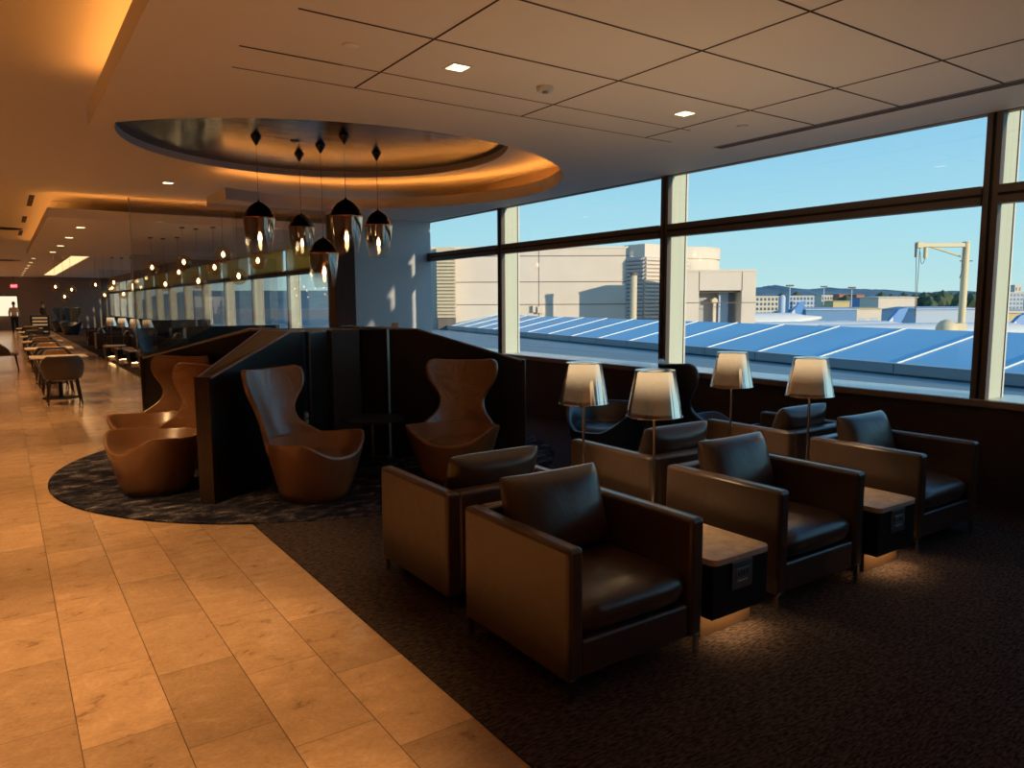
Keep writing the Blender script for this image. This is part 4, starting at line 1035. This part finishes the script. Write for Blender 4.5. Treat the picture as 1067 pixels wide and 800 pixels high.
# long tan terminal building
TB = frame_at('terminal_building', 'large tan precast terminal building beyond the blue roof', 'building', 570, 46)
L = Loc(TB, 46)
x0, x1, zt_ = L.x(438), L.x(680), L.z(258.5)
MB().box(x0, x1, 0, 9, 0, zt_).build('main_wall', M['concrete'], TB)
MB().box(x0, x1, -.06, .0, zt_ - .02, zt_ + .10).build('parapet_cap', M['concrete_light'], TB)
for py in (266.5, 293.5, 317): MB().box(L.x(474), L.x(655), -.012, .01, L.z(py) - .025, L.z(py) + .025).build('panel_joint', M['joint'], TB)
MB().box(L.x(561.5) - .02, L.x(561.5) + .02, -.012, .01, 0, zt_).build('panel_joint', M['joint'], TB)
def louvers(xa, xb, za, zb, y0, y1, n, mat, parent, name='louver_bank'):
    mb = MB()
    for i in range(n):
        z = za + (zb - za) * (i + .5) / n; h = (zb - za) / n
        mb.loft([[(x, y0, z - h * .45), (x, y0, z + h * .12), (x, y0 + .16, z + h * .42), (x, y1, z + h * .42), (x, y1, z - h * .1)] for x in (xa, xb)])
    return mb.build(name, mat, parent, fixn=True)
lt = MB().box(L.x(456, -1), L.x(473.5, -1), -.8, 2, 0, L.z(258, 470, -1)).build('louver_tower', M['joint'], TB)
louvers(L.x(455.5, -1), L.x(474, -1), L.z(331, 470, -1), L.z(270, 470, -1), -1.0, 1.9, 17, M['louver'], lt)
MB().box(L.x(455.5, -1), L.x(474, -1), -1.0, 2, L.z(270, 470, -1), L.z(257.5, 470, -1)).build('tower_crown', M['louver'], lt)
# right louver tower, turned so that its left face looks away from the sun, shade painted grey-blue there
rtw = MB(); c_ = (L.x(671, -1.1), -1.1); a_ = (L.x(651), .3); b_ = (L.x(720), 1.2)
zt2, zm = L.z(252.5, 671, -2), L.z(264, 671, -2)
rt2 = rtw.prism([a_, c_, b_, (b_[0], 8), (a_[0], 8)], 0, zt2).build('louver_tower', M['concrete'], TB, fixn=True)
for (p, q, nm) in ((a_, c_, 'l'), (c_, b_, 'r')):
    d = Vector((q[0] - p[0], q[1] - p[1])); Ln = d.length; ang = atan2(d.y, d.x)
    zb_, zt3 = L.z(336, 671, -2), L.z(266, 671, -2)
    o = louvers(0, Ln, zb_, zt3, -.16, .02, 17, M['shadegrey'] if nm == 'l' else M['concrete'], rt2)  # shaded grey-blue on the left face, sunlit tan on the right
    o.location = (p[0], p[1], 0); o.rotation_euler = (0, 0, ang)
MB().tube([(L.x(660, -5), -5, 0), (L.x(660, -5), -5, L.z(287, 660, -5))], .19, 16).build('vent_pipe', M['louver'], TB, smooth=True)
MB().tube([(L.x(660, -5), -5, L.z(287, 660, -5)), (L.x(660, -5), -5, L.z(284, 660, -5))], [.21, .21], 16).build('pipe_collar', M['joint'], TB, smooth=True)
for px, w in ((497, 0), (0, 0)):
    if px: MB().box(L.x(555), L.x(558), -.25, 0, L.z(325), L.z(318)).box(L.x(560), L.x(566), -.3, 0, L.z(326), L.z(319)).build('roof_cabinet', M['concrete_light'], TB)
# drum
DB = frame_at('drum_building', 'round tan rooftop drum with a louvred band behind the portal', 'building', 700, 60)
L = Loc(DB, 60); R_ = L.x(747) - L.x(700)
zt_ = L.z(257, 700, -R_)
MB().lathe([(R_, 0), (R_, zt_ - .95), (R_ - .12, zt_ - .94), (R_ - .12, zt_ - .88), (R_ + .03, zt_ - .87), (R_ + .03, zt_ - .08), (R_ + .06, zt_ - .07), (R_ + .06, zt_)], 56).build('drum_wall', M['concrete_light'], DB, smooth=True, angle=30)
MB().lathe([(R_ + .015, zt_ - 2.0), (R_ + .015, zt_ - 1.96)], 56).build('panel_joint', M['joint'], DB)
for i in range(8):
    MB().loft([[( (R_ + r) * sin(a), -(R_ + r) * cos(a), zt_ - 1.35 - i * .17 + dz) for a in [radians(-60 + 70 * k_ / 12) for k_ in range(13)]] for r, dz in ((.0, 0), (.05, -.02), (.05, -.09), (0, -.09))], False, False, closed=False).build('louver', M['louver'], DB)
for dx in (-1.0, -.2): MB().tube([(dx, -2, zt_), (dx, -2, zt_ + .45)], .05, 8).build('vent_pipe', M['whiteplastic'], DB)
# portal building
PB = frame_at('portal_building', 'square tan portal building with a deep dark opening', 'building', 750, 41)
L = Loc(PB, 41)
z1, z2, zb_ = L.z(282.5, 750), L.z(302.5, 750), L.z(338, 750)
xl, xr = L.x(695), L.x(787)
MB().box(xl, L.x(728), 0, 1.8, 0, z1).box(L.x(772.5), xr, 0, 1.8, 0, z1).box(L.x(728), L.x(772.5), 0, 1.8, z2, z1).build('portal_frame', M['concrete'], PB)
MB().box(xl, xr, -.05, 1.85, z1 - .02, z1 + .09).build('coping', M['concrete_light'], PB)
MB().box(L.x(728), L.x(772.5), 1.6, 1.75, 0, z2).build('back_wall', M['shadegrey'], PB)
for px in (728, 772.5): MB().box(L.x(px) - .02, L.x(px) + .02, -.012, .01, z2, z1).build('panel_joint', M['joint'], PB)
MB().box(xl, xr, -.012, .01, L.z(316) - .02, L.z(316) + .02).build('panel_joint', M['joint'], PB)
MB().box(L.x(754), L.x(764), 1.0, 1.5, 0, z2).build('inner_pier', M['shedpale'], PB)
MB().box(L.x(749), L.x(752), 1.1, 1.3, 0, z2 - .4).box(L.x(747), L.x(753), 1.0, 1.4, L.z(316), L.z(312)).build('duct', M['concrete_light'], PB)
MB().box(L.x(728), L.x(772.5), .3, 1.6, z2 - .1, z2).build('opening_soffit', M['joint'], PB)
# crane
CR = frame_at('davit_crane', 'cream davit crane with a horizontal arm hanging cables', 'crane', 1003, 44, z=-2)
L = Loc(CR, 44)
zt_ = L.z(252.5, 1004); za = L.z(255.5, 980)
mast = MB().tube([(0, 0, 0), (.02, 0, zt_)], .20, 20).build('mast', M['craneyellow'], CR, smooth=True)
MB().tube([(.02, 0, zt_ - .02), (.02, 0, zt_ + .04)], .22, 20).build('mast_cap', M['craneyellow'], mast, smooth=True)
MB().box(-.30, .42, -.05, .05, L.z(271.8, 1004) - .03, L.z(271.8, 1004) + .03).build('mast_bracket', M['joint'], mast)
MB().box(L.x(954), -.1, -.13, .13, L.z(257.5, 980), L.z(253.2, 980)).build('arm', M['craneyellow'], CR, bevel=.03)
MB().tube([(L.x(963), 0, L.z(256, 980)), (-.1, 0, L.z(268, 1000))], .055, 10).build('brace', M['craneyellow'], CR, smooth=True)
MB().box(L.x(951), L.x(957), -.18, .18, L.z(258.5, 955), L.z(252.2, 955)).build('arm_head', M['craneyellow'], CR, bevel=.04)
MB().tube([(L.x(950.3), -.1, L.z(254, 955)), (L.x(950.3), -.1, L.z(268, 955))], .07, 8).build('hook_block', M['joint'], CR, smooth=True)
MB().tube([(L.x(961.2), 0, L.z(258, 955)), (L.x(961.2), 0, L.z(269, 955))], .12, 12).build('counterweight', M['craneyellow'], CR, smooth=True)
for xa_, xb_ in ((951.5, 954), (955, 954.3)):
    MB().tube([(L.x(xa_), 0, L.z(257, 955)), (L.x(xb_), 0, L.z(330, 955))], .018, 6).build('cable', M['joint'], CR)
MB().tube([(L.x(p_), 0, L.z(q_, 955)) for p_, q_ in catmull([(955.5, 262), (957, 273), (959.5, 274), (961, 268)], 5)], .018, 6).build('hose', M['joint'], CR)
MB().tube([(L.x(p_), -.2, L.z(q_, 990)) for p_, q_ in catmull([(1000, 258), (997.5, 272), (998.5, 280), (996, 290)], 5)], .03, 6).build('hose', M['joint'], CR)
dm = thing('crane_housing', 'rounded cream housing at the foot of the crane', 'housing', (0, 0, 0), -YAW)
q = fpt(986, 342, 42); dm.location = (q.x, q.y, q.z - .6)
MB().lathe([(.55, 0), (.55, .55)] + [(.55 * cos(a), .55 + .55 * sin(a)) for a in (.3, .6, .9, 1.2, 1.45)], 28).build('dome', M['craneyellow'], dm, smooth=True, angle=60)
MB().box(.3, 1.0, -.3, .3, 0, .9).build('motor_box', M['craneyellow'], dm, bevel=.06)

# distant airport buildings
def office(label, px0, px1, py0, D, rows_, cols_, mat, depth=8, group=None):
    o = frame_at('office_building', label, 'building', (px0 + px1) / 2, D, -6, group); L = Loc(o, D)
    a, b, zt = L.x(px0), L.x(px1), L.z(py0, px0)
    MB().box(a, b, 0, depth, 0, zt).build('wall', mat, o)
    MB().box(a - .3, b + .3, -.4, depth, zt, zt + .25).build('roof', M['concrete_light'], o)
    hh = zt / (rows_ + .6); ww = (b - a) / cols_
    for r in range(rows_):
        for c in range(cols_):
            MB().box(a + ww * (c + .22), a + ww * (c + .78), -.08, .05, zt - hh * (r + .85), zt - hh * (r + .3)).build('window', M['officewin'], o)
    return o
office('white office block with rows of dark windows, right beside the portal building', 783, 811, 309, 330, 4, 7, M['officewhite'])
office('long office block with rows of dark windows, left part with shade in its wall colour, under the hills', 822, 854.6, 308.5, 360, 4, 9, M['shedpale'])  # blue-grey wall colour stands in for shade on this part
office('end of the long office block, sunlight in its wall colour, with dark windows, left of the yellow shed', 855.8, 867, 308, 340, 4, 4, M['officewhite'])  # same block in a lighter wall colour, standing for sunlight
office('grey office tower at the right edge beyond the last mullion', 1051, 1066, 305, 280, 6, 4, M['shedpale'])
office('tan tower block on the skyline at the right edge', 1056, 1063, 297, 620, 3, 2, M['concrete'])
def shed(label, px0, px1, py0, D, wall, roofm, depth, pitch=.6):
    o = frame_at('hangar_shed', label, 'building', (px0 + px1) / 2, D); L = Loc(o, D)
    a, b, zt = L.x(px0), L.x(px1), L.z(py0, px0)
    MB().box(a, b, 0, depth, 0, zt - pitch).build('wall', wall, o)
    MB().loft([[(x, -.5, zt - pitch), (x, -.5, zt - pitch + .25), (x, depth / 2, zt), (x, depth, zt - pitch)] for x in (a - .3, b + .3)]).build('roof', roofm, o, fixn=True)
    n = max(2, int((b - a) / 9))
    for i in range(n): MB().box(a + (b - a) * (i + .2) / n, a + (b - a) * (i + .8) / n, -.06, .05, 0, (zt - pitch) * .5).build('door', M['shedpale'] if wall != M['shedpale'] else M['shedblue'], o)
    return o
shed('yellow low shed in the middle of the airport view', 868, 897, 313, 310, M['shedyellow'], M['shedyellow'], 12)
shed('dark blue boxy shed right of the yellow shed', 897.5, 914, 310, 290, M['shedblue'], M['shedblue'], 10, .2)
shed('long tan building left of the crane cables', 915, 955, 308.5, 262, M['concrete'], M['concrete_light'], 14)
shed('long blue terminal shed with a pale roof edge', 840, 892.5, 320.5, 185, M['shedblue'], M['shedpale'], 12)
shed('tan roofed shed in front of the blue shed', 893, 918, 320, 220, M['concrete'], M['shedyellow'], 12)
shed('pale blue hangar behind the crane mast', 955, 1018, 319.5, 150, M['shedpale'], M['shedpale'], 14)
shed('cream building low at the right edge', 1050, 1075, 322, 120, M['shedyellow'], M['concrete_light'], 8)
shed('red roofed houses below the hills', 874, 887, 306, 540, M['redroof'], M['redroof'], 20)
shed('second group of red roofed houses below the hills, nearer the crane', 892, 900, 306.5, 505, M['redroof'], M['redroof'], 20)
wt = frame_at('water_tank', 'slim cylindrical tower between two office blocks', 'tower', 815, 260); L = Loc(wt, 260)
MB().lathe([(1.1, 0), (1.1, L.z(309.5, 815)), (.6, L.z(307.5, 815))], 20).build('tank', M['shedpale'], wt, smooth=True)
MB().tube([(.8, 0, 0), (.8, 0, L.z(305, 815))], .12, 8).build('mast', M['joint'], wt)
for px, py, D in ((822.5, 298, 240), (887, 300, 250), (858, 299, 280)):
    lp = frame_at('apron_light_mast', {822.5: 'thin light mast by the left aircraft tail', 887: 'thin light mast above the yellow shed', 858: 'thin light mast at the end of the long office block'}[px], 'light mast', px, D); L = Loc(lp, D)
    MB().tube([(0, 0, 0), (0, 0, L.z(py, px))], [.30, .16], 8).build('pole', M['shedpale'], lp)
    MB().box(-1.2, 1.2, -.3, .3, L.z(py, px) - .1, L.z(py, px) + .4).build('lamp_head', M['joint'], lp)
def tail(label, pts, D, stripe_px):
    o = frame_at('aircraft', label, 'aircraft', pts[0][0], D); L = Loc(o, D)
    P = [(L.x(x), L.z(y, x)) for x, y in pts]
    mb = MB(); mb.loft([[(x, y, z) for x, z in P] for y in (-.35, .35)]); mb.build('tail_fin', M['tailblue'], o, fixn=True)
    xs = [p[0] for p in P]; zl = min(p[1] for p in P)
    r = 2.0
    MB().loft([[(x, r * k_ * cos(a), zl - r * .55 + dz + r * k_ * sin(a)) for a in [2 * pi * i / 20 for i in range(20)]] for x, k_, dz in ((min(xs) - 24, .9, 0), (min(xs) - 10, 1, 0), (min(xs) + 1, .95, .1), (max(xs), .45, .7), (max(xs) + 3, .12, 1.1))]).build('fuselage', M['tailwhite'], o, smooth=True, fixn=True)
    for i in range(5):
        f = .08 + i * .10
        a = Vector(P[0]).lerp(Vector(P[1]), f); b = Vector(P[0]).lerp(Vector(P[-1]), f + .05)
        MB().loft([[(a.x, yy_, a.y), (a.x + .25, yy_, a.y + .25), (b.x + .25, yy_, b.y + .3), (b.x, yy_, b.y)] for yy_ in (-.38, -.34)]).build('tail_stripe', M['tailwhite'], o, fixn=True)
    return o
tail('parked aircraft with a blue striped tail fin, left one, near the office blocks', [(820, 331), (832, 315.5), (838.5, 313.5), (835, 326), (833, 331)], 130, 0)['group'] = 'aircraft with blue tails'
tail('parked aircraft with a blue striped tail fin, right one, near the crane cables', [(920, 341), (936, 322), (945.5, 320.5), (940, 333), (935, 341)], 100, 0)['group'] = 'aircraft with blue tails'
tail('aircraft tail cut off by the right edge of the picture', [(1049, 343), (1062, 329), (1072, 325), (1070, 337), (1066, 343)], 95, 0)
# trees
rt3 = random.Random(11); mb = MB()
for i in range(150):
    px = rt3.uniform(955, 1050) if i < 90 else rt3.uniform(780, 1050); D = rt3.uniform(420, 520); q = fpt(px, 310, D); s = rt3.uniform(3, 6.0)
    bmesh.ops.create_icosphere(mb.bm, subdivisions=1, radius=s, matrix=Matrix.Translation((q.x, q.y, -6 + rt3.uniform(4, 8))))
tag(mb.build('tree_foliage', M['tree'], smooth=True), 'dark trees massed below the hills behind the crane', 'trees', None, 'stuff')

# ------------------------------------------------------------------ sun, sky, shade caster, lamps
SUN_DIR = Vector((-.12, 1.0, -.17)).normalized()
sl_ = bpy.data.lights.new('sun', 'SUN'); sl_.energy = 4.2; sl_.color = (1.0, .80, .56); sl_.angle = radians(.6)
so = bpy.data.objects.new('sun', sl_); col.objects.link(so); so.rotation_euler = SUN_DIR.to_track_quat('-Z', 'Y').to_euler()
wd = bpy.data.worlds.new('sky'); scene.world = wd; wd.use_nodes = True
nt = wd.node_tree; bg = nt.nodes['Background']
tc = N(nt, 'ShaderNodeTexCoord'); sp = N(nt, 'ShaderNodeSeparateXYZ'); nt.links.new(tc.outputs['Generated'], sp.inputs[0])
cr = N(nt, 'ShaderNodeValToRGB'); e = cr.color_ramp.elements
e[0].position = 0.0; e[0].color = rgb(188, 214, 214); e[1].position = 1.0; e[1].color = rgb(60, 120, 190)
for p_, c_ in ((.03, (176, 211, 215)), (.09, (163, 207, 220)), (.18, (143, 193, 219)), (.32, (118, 174, 212)), (.6, (84, 146, 202))):
    k = e.new(p_); k.color = rgb(*c_)
nt.links.new(sp.outputs['Z'], cr.inputs['Fac']); nt.links.new(cr.outputs['Color'], bg.inputs['Color']); bg.inputs['Strength'].default_value = 1.2

def spot(loc, power, angle=110, blend=.6, color=(1, .58, .24), size=.06, aim=(0, 0, -1)):  # serves real fittings and added fill spots alike
    l = bpy.data.lights.new('lamp_and_fill_spot', 'SPOT'); l.energy = power; l.spot_size = radians(angle); l.spot_blend = blend; l.color = color; l.shadow_soft_size = size
    o = bpy.data.objects.new('lamp_and_fill_spot', l); col.objects.link(o); o.location = loc; o.rotation_euler = Vector(aim).to_track_quat('-Z', 'Y').to_euler(); return o
# added fill spots without fittings, brighten the corridor floor from outside the picture
for i, y in enumerate((-1.0, 1.0, 3.0, 5.0, 7.5, 10.5, 14, 18, 23, 28, 34)):
    spot((-.35, y, ZH - .02), 300 if y < 4.5 else 320, 62 if y < 4.5 else (76 if y < 9 else 90), .35)
spot((2.34, 3.94, ZS - .03), 18, 80, .8, (1, .7, .4)); spot((4.30, 3.93, ZS - .03), 18, 80, .8, (1, .7, .4))
spot((2.17, 12.15, ZH - .02), 60, 100, .8)
for (lx, ly) in ((2.905, 2.83), (4.355, 2.84), (2.925, 3.45), (4.375, 3.49)):
    spot((lx, ly, 1.245), 10, 150, .5, (1, .66, .36), .04, (0, 0, 1)); spot((lx, ly, .985), 9, 120, .6, (1, .66, .36), .04)
for y in (40, 46, 52): spot((-1.3, y, ZH - .02), 360, 120, .7); spot((1.8, y, ZH - .02), 200, 120, .7)  # fill spots added to brighten the far end, no fittings there
for k_ in range(3): spot((1.2, 16 + k_ * 2.6, ZS - .03), 60, 100, .8)

# ------------------------------------------------------------------ render look
scene.view_settings.view_transform = 'Standard'; scene.view_settings.look = 'None'
scene.view_settings.gamma = 1.0; scene.view_settings.use_curve_mapping = False; scene.view_settings.exposure = 0.12
scene.cycles.use_denoising = True
scene.cycles.max_bounces = 10; scene.cycles.diffuse_bounces = 5; scene.cycles.glossy_bounces = 5; scene.cycles.transparent_max_bounces = 24
scene.cycles.caustics_reflective = False; scene.cycles.caustics_refractive = False
scene.cycles.sample_clamp_indirect = 4.0
